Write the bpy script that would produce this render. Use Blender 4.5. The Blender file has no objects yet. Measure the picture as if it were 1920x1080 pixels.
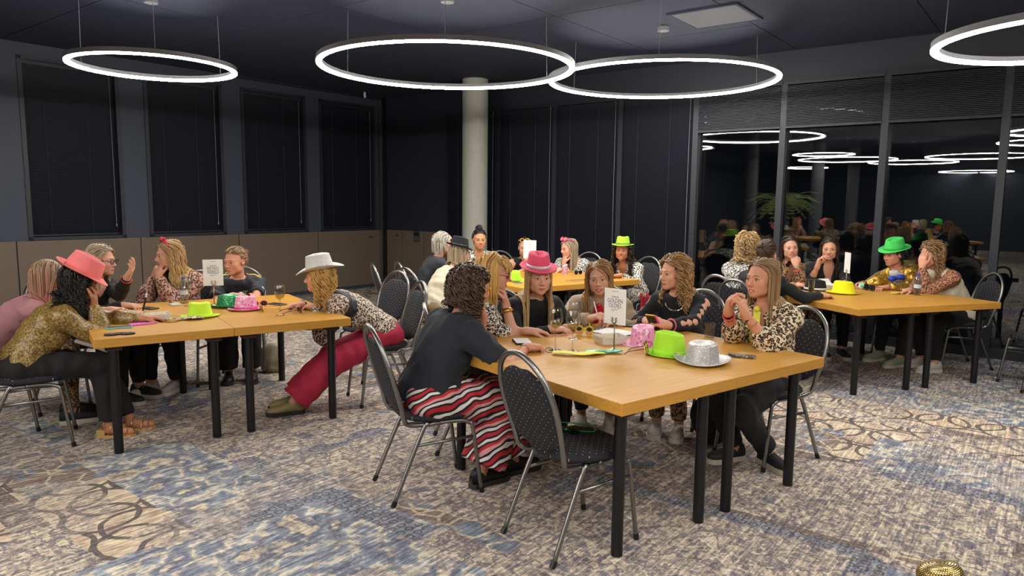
import bpy, math, random
import numpy as np
from mathutils import Matrix, Vector
random.seed(7); rng = np.random.default_rng(7)
S = bpy.context.scene
COL = S.collection
PI = math.pi

# ------------------------------------------------------------------ camera, world, exposure
cam_d = bpy.data.cameras.new('camera'); cam = bpy.data.objects.new('camera', cam_d); COL.objects.link(cam)
cam_d.sensor_width = 36.0; cam_d.lens = 1329.2 / 1920 * 36.0; cam_d.clip_start = 0.05
cam.matrix_world = Matrix.Translation((0, 0, 1.59)) @ Matrix.Rotation(PI / 2 - 0.12136, 4, 'X') @ Matrix.Rotation(0.01089, 4, 'Z')
S.camera = cam
W = bpy.data.worlds.new('night'); S.world = W; W.use_nodes = True
W.node_tree.nodes['Background'].inputs[0].default_value = (0.010, 0.011, 0.014, 1)
W.node_tree.nodes['Background'].inputs[1].default_value = 0.25
S.view_settings.view_transform = 'Standard'; S.view_settings.look = 'None'
S.view_settings.gamma = 1.0; S.view_settings.use_curve_mapping = False
S.view_settings.exposure = 0.0
S.cycles.use_denoising = True
S.cycles.max_bounces = 6; S.cycles.diffuse_bounces = 3; S.cycles.glossy_bounces = 4
S.cycles.transmission_bounces = 6; S.cycles.transparent_max_bounces = 8
S.cycles.sample_clamp_indirect = 4.0
S.cycles.caustics_reflective = False; S.cycles.caustics_refractive = False
RING_LIGHT = 86.0

# ------------------------------------------------------------------ materials
def lin(c):
    if isinstance(c, str):
        c = [int(c[i:i + 2], 16) / 255 for i in (0, 2, 4)]
        c = [x / 12.92 if x <= .04045 else ((x + .055) / 1.055) ** 2.4 for x in c]
    return (c[0], c[1], c[2], 1.0)
class NT:
    def __init__(s, name):
        s.m = bpy.data.materials.new(name); s.m.use_nodes = True
        s.t = s.m.node_tree; s.b = s.t.nodes['Principled BSDF']
    def n(s, typ, ins=None, **kw):
        nd = s.t.nodes.new('ShaderNode' + typ)
        for k, v in kw.items(): setattr(nd, k, v)
        for k, v in (ins or {}).items(): s.set(nd, k, v)
        return nd
    def set(s, nd, k, v):
        sock = nd.inputs[k]
        if isinstance(v, bpy.types.NodeSocket): s.t.links.new(v, sock)
        elif isinstance(v, bpy.types.Node): s.t.links.new(v.outputs[0], sock)
        else: sock.default_value = v
    def math(s, op, a, b=0.0, c=0.0):
        nd = s.n('Math', operation=op)
        for i, v in enumerate((a, b, c)): s.set(nd, i, v)
        return nd.outputs[0]
    def mix(s, fac, a, b, mode='MIX'):
        nd = s.n('Mix', data_type='RGBA', blend_type=mode)
        s.set(nd, 0, fac); s.set(nd, 6, a); s.set(nd, 7, b)
        return nd.outputs[2]
    def ramp(s, fac, stops, interp='LINEAR'):
        nd = s.n('ValToRGB'); cr = nd.color_ramp; cr.interpolation = interp
        while len(cr.elements) < len(stops): cr.elements.new(0.5)
        for e, (p, c) in zip(cr.elements, stops): e.position = p; e.color = lin(c)
        s.set(nd, 0, fac); return nd.outputs[0]
    def coord(s, scale=(1, 1, 1), rot=(0, 0, 0), loc=(0, 0, 0), kind='Object'):
        tc = s.n('TexCoord'); mp = s.n('Mapping')
        s.set(mp, 0, tc.outputs[kind]); s.set(mp, 'Scale', scale); s.set(mp, 'Rotation', rot); s.set(mp, 'Location', loc)
        return mp.outputs[0]
    def noise(s, vec, scale, detail=2.0, rough=.5):
        nd = s.n('TexNoise'); s.set(nd, 'Vector', vec); s.set(nd, 'Scale', scale); s.set(nd, 'Detail', detail); s.set(nd, 'Roughness', rough)
        return nd.outputs[0]
    def bump(s, h, strength=.3, dist=.01):
        nd = s.n('Bump'); s.set(nd, 'Strength', strength); s.set(nd, 'Distance', dist); s.set(nd, 'Height', h)
        s.t.links.new(nd.outputs[0], s.b.inputs['Normal'])
    def out(s, col=None, rough=None, metal=None, **kw):
        if col is not None: s.set(s.b, 'Base Color', col if isinstance(col, bpy.types.NodeSocket) else lin(col))
        if rough is not None: s.set(s.b, 'Roughness', rough)
        if metal is not None: s.set(s.b, 'Metallic', metal)
        for k, v in kw.items(): s.set(s.b, k, v)
        return s.m
MATS = {}
def plain(name, col, rough=.6, metal=0.0, **kw):
    key = ('p', name)
    if key not in MATS:
        t = NT(name); v = t.noise(t.coord(), 9.0, 3.0)
        c = t.mix(v, lin([x * .9 for x in lin(col)[:3]]), lin([min(1, x * 1.08) for x in lin(col)[:3]]))
        MATS[key] = t.out(c, rough, metal, **kw)
    return MATS[key]
def cloth(name, col, rough=.85, fold=.35):
    key = ('c', name)
    if key not in MATS:
        t = NT(name); co = t.coord()
        v = t.noise(t.coord((1, 1, .45)), 14.0, 3.0, .55)
        w = t.noise(co, 380.0, 1.0)
        c = t.mix(v, lin([x * .82 for x in lin(col)[:3]]), lin([min(1, x * 1.12) for x in lin(col)[:3]]))
        h = t.math('ADD', v, t.math('MULTIPLY', w, .12)); t.bump(h, fold, .03)
        MATS[key] = t.out(c, rough); t.set(t.b, 'Sheen Weight', .03)
    return MATS[key]
def leopard(name, base, spot, core, scale=34.0, wide=.0, rough=.8):
    key = ('l', name)
    if key not in MATS:
        t = NT(name); co = t.coord()
        nz = t.n('TexNoise'); t.set(nz, 'Vector', co); t.set(nz, 'Scale', scale * .8); t.set(nz, 'Detail', 2.0)
        off = t.n('VectorMath', operation='MULTIPLY_ADD'); t.set(off, 0, nz.outputs[1]); t.set(off, 1, (.035, .035, .035)); t.set(off, 2, co)
        vo = t.n('TexVoronoi'); t.set(vo, 'Vector', off.outputs[0]); t.set(vo, 'Scale', scale); t.set(vo, 'Randomness', .8)
        d = vo.outputs[0]
        brk = t.noise(co, scale * 1.3, 1.0)
        ring = t.math('MULTIPLY', t.math('GREATER_THAN', d, .24), t.math('LESS_THAN', d, .52 + wide))
        ring = t.math('MULTIPLY', ring, t.math('GREATER_THAN', brk, .37))
        inner = t.math('LESS_THAN', d, .27)
        c = t.mix(inner, lin(base), lin(core)); c = t.mix(ring, c, lin(spot))
        t.bump(t.noise(t.coord((1, 1, .45)), 14.0, 3.0), .3, .03)
        MATS[key] = t.out(c, rough)
    return MATS[key]
def skin(name, col):
    key = ('s', name)
    if key not in MATS:
        t = NT(name); v = t.noise(t.coord(), 22.0, 3.0)
        b = lin(col)
        c = t.mix(v, (b[0] * .93, b[1] * .84, b[2] * .8, 1), (min(1, b[0] * 1.05), b[1] * 1.05, b[2] * 1.05, 1))
        MATS[key] = t.out(c, .52); t.set(t.b, 'Subsurface Weight', .12); t.set(t.b, 'Subsurface Radius', (.012, .005, .003)); t.set(t.b, 'Specular IOR Level', .35)
    return MATS[key]
def hairmat(name, col, tip=None):
    key = ('h', name)
    if key not in MATS:
        t = NT(name); at = t.n('Attribute', attribute_name='tint')
        sp = t.n('SeparateColor'); t.set(sp, 0, at.outputs[0])
        b = lin(col); e = lin(tip) if tip else b
        base = t.mix(sp.outputs[1], b, e)
        dark = t.mix(1.0, base, (.45, .42, .4, 1), 'MULTIPLY')
        c = t.mix(sp.outputs[0], dark, t.mix(1.0, base, (1.3, 1.28, 1.22, 1), 'MULTIPLY'))
        t.bump(t.noise(t.coord((1, 1, .12)), 260.0, 2.0), .35, .004)
        MATS[key] = t.out(c, .42); t.set(t.b, 'Specular IOR Level', .4)
    return MATS[key]
def glitter(name, col, col2, scale=160.0, rough=.35, metal=.5):
    key = ('g', name)
    if key not in MATS:
        t = NT(name); vo = t.n('TexVoronoi'); t.set(vo, 'Vector', t.coord()); t.set(vo, 'Scale', scale)
        sp = t.n('SeparateColor'); t.set(sp, 0, vo.outputs[1])
        c = t.ramp(sp.outputs[0], [(0, col), (.75, col), (1, col2)])
        t.bump(sp.outputs[1], .6, .004)
        MATS[key] = t.out(c, rough, metal)
    return MATS[key]
def floral(name, base, c1, c2, scale=45.0):
    key = ('f', name)
    if key not in MATS:
        t = NT(name); vo = t.n('TexVoronoi'); t.set(vo, 'Vector', t.coord()); t.set(vo, 'Scale', scale)
        sp = t.n('SeparateColor'); t.set(sp, 0, vo.outputs[1]); d = vo.outputs[0]
        petal = t.math('MULTIPLY', t.math('GREATER_THAN', d, .2), t.math('LESS_THAN', d, .38))
        c = t.mix(petal, lin(base), t.ramp(sp.outputs[0], [(0, c1), (.5, c2), (1, c1)], 'CONSTANT'))
        c = t.mix(t.math('LESS_THAN', d, .12), c, lin(c2))
        MATS[key] = t.out(c, .45)
    return MATS[key]
def metal(name, col, rough=.3): return plain(name, col, rough, 1.0)
def glass(name, col='ffffff', rough=.0, ior=1.45):
    key = ('gl', name)
    if key not in MATS:
        t = NT(name); MATS[key] = t.out(col, rough); t.set(t.b, 'Transmission Weight', 1.0); t.set(t.b, 'IOR', ior)
    return MATS[key]

def thin_glass(name, col='ffffff', refl=.3):
    key = ('tg', name)
    if key not in MATS:
        t = NT(name); out = t.t.nodes['Material Output']
        tr = t.n('BsdfTransparent', {0: lin(col)}); gl = t.n('BsdfGlossy', {0: (1, 1, 1, 1), 'Roughness': .02}); lw = t.n('LayerWeight', {0: .35})
        f = t.math('MULTIPLY_ADD', lw.outputs[1], refl, .04); mx = t.n('MixShader', {0: f}); t.set(mx, 1, tr); t.set(mx, 2, gl)
        t.t.links.new(mx.outputs[0], out.inputs[0]); MATS[key] = t.m
    return MATS[key]

# ------------------------------------------------------------------ mesh builder
class MB:
    def __init__(s): s.v = []; s.f = []; s.mi = []; s.cur = 0
    def add(s, vs, fs):
        o = len(s.v); s.v += [tuple(map(float, p)) for p in vs]
        s.f += [tuple(i + o for i in f) for f in fs]; s.mi += [s.cur] * len(fs); return s
    def box(s, lo, hi):
        x0, y0, z0 = lo; x1, y1, z1 = hi
        return s.add([(x0, y0, z0), (x1, y0, z0), (x1, y1, z0), (x0, y1, z0), (x0, y0, z1), (x1, y0, z1), (x1, y1, z1), (x0, y1, z1)],
                     [(0, 3, 2, 1), (4, 5, 6, 7), (0, 1, 5, 4), (1, 2, 6, 5), (2, 3, 7, 6), (3, 0, 4, 7)])
    def hull(s, q, z0, z1):           # vertical prism over polygon q
        n = len(q)
        return s.add([(*p, z0) for p in q] + [(*p, z1) for p in q],
                     [tuple(range(n))[::-1], tuple(range(n, 2 * n))] + [(i, (i + 1) % n, n + (i + 1) % n, n + i) for i in range(n)])
    def tube(s, path, r, k=8, closed=False, cap=True, flat=1.0):
        P = np.array(path, float); n = len(P); R = np.broadcast_to(np.array(r, float), (n,))
        T = np.empty_like(P); 
        if closed: T = np.roll(P, -1, 0) - np.roll(P, 1, 0)
        else: T[1:-1] = P[2:] - P[:-2]; T[0] = P[1] - P[0]; T[-1] = P[-1] - P[-2]
        T /= np.linalg.norm(T, axis=1)[:, None] + 1e-12
        a = np.array((0, 0, 1.)) if abs(T[0][2]) < .9 else np.array((1., 0, 0))
        N = np.cross(T[0], a); N /= np.linalg.norm(N); vs = []
        for i in range(n):
            N = N - T[i] * np.dot(N, T[i]); N /= np.linalg.norm(N) + 1e-12; B = np.cross(T[i], N)
            for j in range(k):
                t = 2 * PI * j / k; vs.append(P[i] + R[i] * (math.cos(t) * N + flat * math.sin(t) * B))
        fs = []
        for i in range(n if closed else n - 1):
            for j in range(k):
                a0 = i * k + j; a1 = i * k + (j + 1) % k; b0 = ((i + 1) % n) * k + j; b1 = ((i + 1) % n) * k + (j + 1) % k
                fs.append((a0, a1, b1, b0))
        if cap and not closed: fs += [tuple(range(k))[::-1], tuple((n - 1) * k + j for j in range(k))]
        return s.add(vs, fs)
    def lathe(s, prof, k=24, sx=1.0, sy=1.0, c=(0, 0, 0)):   # prof (r,z); closed at r=0
        n = len(prof); vs = [(c[0] + r * sx * math.cos(2 * PI * j / k), c[1] + r * sy * math.sin(2 * PI * j / k), c[2] + z) for r, z in prof for j in range(k)]
        fs = [(i * k + j, i * k + (j + 1) % k, (i + 1) * k + (j + 1) % k, (i + 1) * k + j) for i in range(n - 1) for j in range(k)]
        return s.add(vs, fs)
    def ball(s, c, r, k=12, m=8):
        r = (r, r, r) if not hasattr(r, '__len__') else r
        vs = [(c[0] + r[0] * math.sin(PI * i / m) * math.cos(2 * PI * j / k), c[1] + r[1] * math.sin(PI * i / m) * math.sin(2 * PI * j / k), c[2] + r[2] * math.cos(PI * i / m)) for i in range(m + 1) for j in range(k)]
        return s.add(vs, [(i * k + j, (i + 1) * k + j, (i + 1) * k + (j + 1) % k, i * k + (j + 1) % k) for i in range(m) for j in range(k)])
    def slab(s, outline, z0, z1, M=None):   # flat outline in xy, thickness z, transformed
        o = len(s.v); s.hull(outline, z0, z1)
        if M is not None: s.v[o:] = [tuple(M @ Vector(p)) for p in s.v[o:]]
        return s
    def mesh(s, name, mats, smooth=False):
        me = bpy.data.meshes.new(name); me.from_pydata(s.v, [], s.f)
        for m in (mats if isinstance(mats, (list, tuple)) else [mats]): me.materials.append(m)
        if len(me.materials) > 1: me.polygons.foreach_set('material_index', s.mi)
        if smooth:
            me.polygons.foreach_set('use_smooth', [True] * len(me.polygons))
        me.validate(); me.update()
        return me
    def build(s, name, mats, parent=None, loc=None, rz=0.0, smooth=False, sharp=None):
        me = s.mesh(name, mats, smooth)
        if smooth and sharp: me.set_sharp_from_angle(angle=math.radians(sharp))
        return put(name, me, parent, loc, rz)
def put(name, me, parent=None, loc=None, rz=0.0, M=None):
    o = bpy.data.objects.new(name, me); COL.objects.link(o)
    if M is not None: o.matrix_world = M
    else:
        if loc is not None: o.location = loc
        o.rotation_euler = (0, 0, rz)
    if parent is not None: o.parent = parent
    return o
def tag(o, label=None, cat=None, group=None, kind=None):
    for k, v in (('label', label), ('category', cat), ('group', group), ('kind', kind)):
        if v: o[k] = v
    return o
def thing(name, label, cat, loc=(0, 0, 0), rz=0.0, group=None):
    return tag(put(name, None, None, loc, rz), label, cat, group)
def copytree(o, parent=None):
    c = o.copy(); COL.objects.link(c)
    if parent is not None: c.parent = parent
    for ch in o.children: copytree(ch, c)
    return c
def bevel(o, w=.004, seg=2):
    m = o.modifiers.new('bevel', 'BEVEL'); m.width = w; m.segments = seg; m.limit_method = 'ANGLE'; return o
def text_mesh(txt, size, mat, align='CENTER', shear=0.0, sx=1.0, space=1.0):
    cu = bpy.data.curves.new('lettering', 'FONT'); cu.body = txt; cu.size = size; cu.align_x = align; cu.shear = shear; cu.extrude = .0004; cu.space_line = space
    o = bpy.data.objects.new('lettering', cu); COL.objects.link(o)
    dg = bpy.context.evaluated_depsgraph_get(); me = bpy.data.meshes.new_from_object(o.evaluated_get(dg))
    bpy.data.objects.remove(o); bpy.data.curves.remove(cu)
    me.materials.clear(); me.materials.append(mat)
    if sx != 1.0: me.transform(Matrix.Diagonal((sx, 1, 1, 1)))
    return me

# ------------------------------------------------------------------ places
KR = 1.22   # room plan scale
CORNER = np.array((-2.4217, 13.176)); E_B = np.array((.7889, -.6145)); E_L = np.array((-.6145, -.7889))
def R(s, t, z): p = CORNER + KR * (s * E_B + t * E_L); return (p[0], p[1], z)
def R2(s, t): p = CORNER + KR * (s * E_B + t * E_L); return (p[0], p[1])
TB = {1: (-2.478, 4.124, .592), 2: (.10, 6.88, .61), 3: (.467, 2.896, .650), 4: (2.824, 5.702, .3316)}
def T(k, u, v, z=.75):
    x, y, a = TB[k]; return np.array((x + u * math.cos(a) - v * math.sin(a), y + u * math.sin(a) + v * math.cos(a), z))
TZ = .75

# ------------------------------------------------------------------ surfaces
def carpet_mat():
    t = NT('patchwork_carpet'); p = t.coord((1, 1, 1), (0, 0, .6618))
    wv = t.n('TexNoise'); t.set(wv, 'Vector', p); t.set(wv, 'Scale', 5.0); t.set(wv, 'Detail', 2.0)
    pw = t.n('VectorMath', operation='MULTIPLY_ADD'); t.set(pw, 0, wv.outputs[1]); t.set(pw, 1, (.06, .06, 0)); t.set(pw, 2, p)
    def brick(vec, w, h, mortar, off, c1=(0, 0, 0, 1), c2=(1, 1, 1, 1)):
        b = t.n('TexBrick'); b.offset = off; b.squash = 1.0
        t.set(b, 'Vector', vec); t.set(b, 'Color1', c1); t.set(b, 'Color2', c2); t.set(b, 'Mortar', (.5, .5, .5, 1)); t.set(b, 'Scale', 1.0)
        t.set(b, 'Mortar Size', mortar); t.set(b, 'Mortar Smooth', .0); t.set(b, 'Bias', 0.0); t.set(b, 'Brick Width', w); t.set(b, 'Row Height', h)
        return b
    b1 = brick(p, 1.55, 1.15, .075, .37); b2 = brick(t.coord((1, 1, 1), (0, 0, .6618), (.31, .47, 0)), .78, .575, 0.0, .5)
    b3 = brick(t.coord((1, 1, 1), (0, 0, .6618), (.9, .2, 0)), 2.3, .92, .0, .41)
    r1, r2, r3 = b1.outputs[0], b2.outputs[0], b3.outputs[0]; mort = b1.outputs[1]
    # A: cream ground with charcoal scrolls
    nA = t.noise(pw.outputs[0], 6.5, 5.0, .62)
    A = t.ramp(nA, [(0, '6e6e7a'), (.38, '878690'), (.44, 'd2c9ba'), (.51, '77757e'), (.55, 'd8cfc0'), (.64, '96928f'), (.70, 'ded5c6')])
    # B: slate blue with cream blossoms
    nB = t.noise(pw.outputs[0], 4.2, 4.0, .55)
    B = t.ramp(nB, [(0, '7f8a9c'), (.40, '95a2b2'), (.46, 'dcd5c6'), (.50, '98a4b4'), (.57, '767f94'), (.62, 'd8d0c0'), (.70, '9d948c')])
    # C: sand ground with brown leaf ring chain
    def chain(off):
        po = t.n('VectorMath', {0: pw.outputs[0], 1: off}, operation='ADD')
        vo = t.n('TexVoronoi', distance='EUCLIDEAN'); t.set(vo, 'Vector', po.outputs[0]); t.set(vo, 'Scale', 2.6); t.set(vo, 'Randomness', .0)
        return t.math('LESS_THAN', t.math('ABSOLUTE', t.math('SUBTRACT', vo.outputs[0], .44)), .035)
    rg = chain((0, 0, 0)); rg2 = chain((.19, .10, 0))
    Cc = t.ramp(t.noise(pw.outputs[0], 9.0, 4.0), [(0, '9c9084'), (.45, 'c8bba8'), (.6, 'd2c6b4'), (1, 'a89c90')])
    Cc = t.mix(t.math('MAXIMUM', rg, rg2), Cc, lin('6e665f'))
    # D: taupe ground with pale veins
    vd = t.n('TexVoronoi', feature='DISTANCE_TO_EDGE'); t.set(vd, 'Vector', pw.outputs[0]); t.set(vd, 'Scale', 7.0)
    D = t.mix(t.math('LESS_THAN', vd.outputs[0], .05), t.ramp(nB, [(0, '8b8078'), (.5, '90857d'), (.54, '7f8fa3'), (1, '8b98a8')]), lin('cbc2b2'))
    # bands: slate / brown with a small repeating motif
    vs = t.n('TexVoronoi'); t.set(vs, 'Vector', p); t.set(vs, 'Scale', 17.0); t.set(vs, 'Randomness', .12)
    mot = t.math('LESS_THAN', t.math('ABSOLUTE', t.math('SUBTRACT', vs.outputs[0], .33)), .09)
    band = t.mix(t.math('GREATER_THAN', r3, .62), lin('8a95a8'), lin('85796d')); band = t.mix(mot, band, lin('5c5b66'))
    g = lambda r, a: t.math('GREATER_THAN', r, a)
    c = t.mix(g(r1, .62), A, t.mix(g(r3, .55), B, Cc))
    c = t.mix(t.math('MULTIPLY', g(r2, .74), g(r3, .45)), c, D)
    c = t.mix(t.math('MULTIPLY', t.math('LESS_THAN', r2, .20), t.math('LESS_THAN', r3, .6)), c, B)
    fade = t.noise(p, .8, 2.0)
    c = t.mix(t.math('MULTIPLY', mort, t.math('MULTIPLY', t.math('GREATER_THAN', fade, .5), .85)), c, band)
    # wear: large faded areas, streaks along the weave, fine flecks
    wear = t.noise(p, 1.3, 3.0)
    c = t.mix(t.math('MULTIPLY', t.math('GREATER_THAN', wear, .52), .55), c, A)
    vm = lambda sc: t.n('VectorMath', {0: p, 1: sc}, operation='MULTIPLY').outputs[0]
    st = t.noise(vm((60, 4, 1)), 1.0, 4.0, .7)
    c = t.mix(.9, c, t.ramp(st, [(.2, '4c4c55'), (.42, '96949a'), (.52, 'bdb8b2'), (.62, 'e2dace'), (.8, 'fff8ea')]), 'OVERLAY')
    fleck = t.noise(vm((40, 16, 1)), 1.0, 5.0, .75)
    c = t.mix(t.math('MULTIPLY', t.math('MAXIMUM', rg, rg2), .35), c, lin('6c6870'))
    c = t.mix(.6, c, t.ramp(fleck, [(.3, '4a4a52'), (.5, 'bcb8b3'), (.7, 'fff6e6')]), 'OVERLAY')
    sx = t.n('SeparateXYZ'); t.set(sx, 0, p)
    rib = t.math('SINE', t.math('MULTIPLY', sx.outputs[0], 2 * PI / .016))
    c = t.mix(t.math('MULTIPLY_ADD', rib, .07, .07), c, lin('4a4850'))
    t.bump(t.math('ADD', t.math('MULTIPLY', rib, .3), t.noise(p, 300.0, 2.0)), .35, .004)
    return t.out(c, .95, **{'Specular IOR Level': .15})
def wood_mat():
    t = NT('light_oak_laminate'); co = t.coord((2.2, 40, 40))
    n = t.noise(co, 1.4, 4.0, .6); big = t.noise(t.coord((.6, 5, 5)), 1.0, 2.0)
    c = t.ramp(n, [(0, 'a8742a'), (.42, 'bd8836'), (.6, 'c89540'), (1, 'b27d2e')])
    c = t.mix(t.math('MULTIPLY', big, .35), c, lin('ba8438'))
    return t.out(c, .42, **{'Specular IOR Level': .3})
def dots_mat():
    t = NT('dotted_black_upholstery'); p = t.coord((1, 1, 1), (0, 0, 0), (0, 0, 0), 'UV')
    vo = t.n('TexVoronoi'); t.set(vo, 'Vector', t.n('Mapping', {0: p, 'Rotation': (0, 0, .785), 'Scale': (1, 1, 1)}).outputs[0]); t.set(vo, 'Scale', 34.0); t.set(vo, 'Randomness', 0.0)
    dot = t.math('LESS_THAN', vo.outputs[0], .07)
    c = t.mix(t.noise(p, 25.0, 2.0), lin('17161a'), lin('26252a')); c = t.mix(dot, c, lin('b9b4a8'))
    t.bump(t.noise(p, 500.0, 1.0), .3, .002)
    return t.out(c, .9)
M_CARPET = carpet_mat(); M_WOOD = wood_mat(); M_DOTS = dots_mat()
M_CHROME = metal('brushed_grey_steel', '8e8c88', .36); M_LEG = plain('black_lacquered_steel', '17171a', .33, .2)
M_BLACKP = plain('black_plastic', '101013', .4); M_WHITEP = plain('white_plastic', 'd9d8d4', .45)
M_WALL = plain('dark_blue_grey_wall_with_flare', '383e4b', .6); M_WALLB = plain('dark_navy_wall_without_flare', '20242e', .6); M_CEIL = plain('dark_ceiling_panel', '282e42', .8)  # lens flare put into the wall colours: left lightened, back kept dark
M_BROWN = plain('taupe_brown_wall_panel', '6b5d4e', .55); M_FRAME = plain('anthracite_window_frame', '1f232b', .5)
M_SLAT = plain('navy_blind_slat', '131724', .6); M_ALU = metal('aluminium_rail', 'a5a7aa', .35)
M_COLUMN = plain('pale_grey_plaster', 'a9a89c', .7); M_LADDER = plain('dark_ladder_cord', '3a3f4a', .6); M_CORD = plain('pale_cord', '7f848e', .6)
M_GLASS = glass('window_glass', 'c9d2d6', 0.0, 1.75); M_DRINKGLASS = thin_glass('clear_drinking_glass', 'f2f4f4')
M_PAPER = plain('white_card', 'e9e8e4', .7); M_INK = plain('black_ink', '1c1c22', .7); M_GREYINK = plain('grey_ink', '6d7176', .7)

# ------------------------------------------------------------------ the room
def quad_wall(name, mat, s0, t0, s1, t1, z0, z1, th, parent=None):   # slab along a room line; thickness goes outward (negative s or t)
    q = [R2(s0, t0), R2(s1, t1)]
    if abs(s1 - s0) > abs(t1 - t0): q += [R2(s1, t1 - th), R2(s0, t0 - th)]
    else: q += [R2(s1 - th, t1), R2(s0 - th, t0)]
    return MB().hull(q, z0, z1).build(name, mat, parent)
H = 3.41; S1, T1 = 15.0, 18.0
def st(o): return tag(o, kind='structure')
st(MB().hull([R2(-.3, -.3), R2(S1 + .3, -.3), R2(S1 + .3, T1 + .3), R2(-.3, T1 + .3)][::-1], -.1, 0).build('floor', M_CARPET))
ceil = st(MB().hull([R2(-.3, -.3), R2(S1 + .3, -.3), R2(S1 + .3, T1 + .3), R2(-.3, T1 + .3)][::-1], H + .012, H + .1).build('ceiling', plain('ceiling_joint', '14161c', .9)))
def tile_mesh(w):
    return MB().box((-w / 2 + .005, -w / 2 + .005, 0), (w / 2 - .005, w / 2 - .005, .012)).mesh('ceiling_tile', M_CEIL)
tm = tile_mesh(1.2 * KR); ang_room = math.atan2(E_B[1], E_B[0])
for i in range(12):
    for j in range(15):
        o = put('ceiling_tile', tm, ceil, R(.6 + 1.2 * i, .6 + 1.2 * j, H), ang_room)
# wall_left: brown dado panels, dark wall with four blinded windows
wl = st(quad_wall('wall_left', M_WALL, 0, -.3, 0, T1, 0, 1.05, .3))
st(quad_wall('wall_left_header', M_WALL, 0, -.3, 0, T1, 3.26, H + .012, .3, wl))
for i in range(8):
    a = -.015 + 1.2 * i
    tag(MB().hull([R2(.0, a + .006), R2(.018, a + .006), R2(.018, a + 1.194), R2(.0, a + 1.194)], .06, 1.045).build('dado_panel', M_BROWN, wl))
wins = [(.11, 1.12), (1.34, 2.29), (2.54, 3.47), (3.73, 4.67), (4.93, 5.87), (6.13, 7.07)]
edge = [-.3] + [x for w in wins for x in w] + [T1]
for a, b in zip(edge[::2], edge[1::2]):
    quad_wall('wall_pier', M_WALL, 0, a, 0, b, 1.05, 3.26, .3, wl)
def slats(w, h):
    m = MB(); n = int(h / .025)
    for i in range(n):
        z = i * .025
        m.add([(-w / 2, .010, z), (w / 2, .010, z), (w / 2, -.004, z + .0275), (-w / 2, -.004, z + .0275)], [(0, 1, 2, 3)])
    return m.mesh('slats', M_SLAT)
SL = {}
def blind(center, rz, w, z0, z1, label, group, cords=True):
    o = thing('venetian_blind', label, 'blind', (center[0], center[1], z0), rz, group)
    h = z1 - z0; key = (round(w, 2), round(h, 2))
    if key not in SL: SL[key] = slats(w, h - .06)
    a = put('slats', SL[key], o, (0, 0, .02)); a['kind'] = 'stuff'
    MB().box((-w / 2, -.02, h - .045), (w / 2, .022, h)).build('head_rail', M_FRAME, o)
    MB().box((-w / 2, -.014, 0), (w / 2, .014, .018)).build('bottom_rail', M_FRAME, o)
    if cords:
        m = MB().tube([(w / 2 - .05, -.028, h - .05), (w / 2 - .052, -.03, h * .5), (w / 2 - .05, -.028, .14)], .003, 5)
        m.tube([(w / 2 - .05, -.028, .14), (w / 2 - .05, -.028, .10)], .008, 6); m.build('pull_cord', M_CORD, o)
        for x in (-w * .28, w * .18):
            MB().tube([(x, -.018, h - .05), (x, -.018, .02)], .0016, 4).build('ladder_cord', M_LADDER, o)
    return o
rzL = math.atan2(E_L[1], E_L[0]) + PI       # local +x runs back towards the corner, -y into the room
wl_lab = ['nearest the room corner, left of the metal post', 'second from the room corner on the left wall', 'third from the room corner on the left wall', 'fourth from the room corner, behind the leftmost ring lamp', 'on the left wall just outside the left picture edge', 'farthest along the left wall']
for n, ((a, b), lb) in enumerate(zip(wins, wl_lab)):
    w = st(MB().hull([R2(-.2, a), R2(-.185, a), R2(-.185, b), R2(-.2, b)], 1.05, 3.26).build('window_%d' % (n + 1), M_GLASS))
    fr = MB()
    for (x0, x1, z0, z1) in ((a, a + .04, 1.05, 3.26), (b - .04, b, 1.05, 3.26), (a, b, 1.05, 1.09), (a, b, 3.22, 3.26)):
        fr.hull([R2(-.21, x0), R2(.012, x0), R2(.012, x1), R2(-.21, x1)], z0, z1)
    fr.build('window_frame', M_FRAME, w)
    c = R(-.05, (a + b) / 2, 0)
    blind(c, rzL, (b - a) * KR - .1, 1.10, 3.22, 'closed navy slatted blind ' + lb, 'blinds on the left wall')
# wall_back: solid bay, four blinded bays, then night windows
BY = [2.262 + .911 * i for i in range(-1, 15)]
wb = st(quad_wall('wall_back', M_WALLB, -.3, 0, BY[0], 0, 1.05, H + .012, .3))
quad_wall('dado', M_BROWN, -.3, 0, BY[0], 0, 0, 1.05, .28, wb)
quad_wall('wall_header', M_WALLB, BY[0], 0, S1, 0, 3.05, H + .012, .3, wb)
quad_wall('wall_sill', plain('black_sill_panel', '17181d', .5), BY[0], 0, BY[4], 0, 0, .67, .28, wb)
quad_wall('sill_edge', metal('dull_edge_trim', '4a4d55', .5), BY[0], .004, BY[4], .004, .67, .69, .3, wb)
quad_wall('wall_plinth', M_FRAME, BY[4], 0, S1, 0, 0, .10, .28, wb)
for k in (1, 2, 3):
    MB().tube([R(.45 * k, .0, .0)[:2] + (.06,), R(.45 * k, .0, .0)[:2] + (1.04,)], .003, 4).build('panel_joint', M_BLACKP, wb)
rzB = math.atan2(E_B[1], E_B[0])
bl_lab = ['right behind the pale column', 'behind the woman with yellow glasses on her head', 'behind the woman in the lime hat', 'beside the first uncovered night window']
wn = 7
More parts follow.
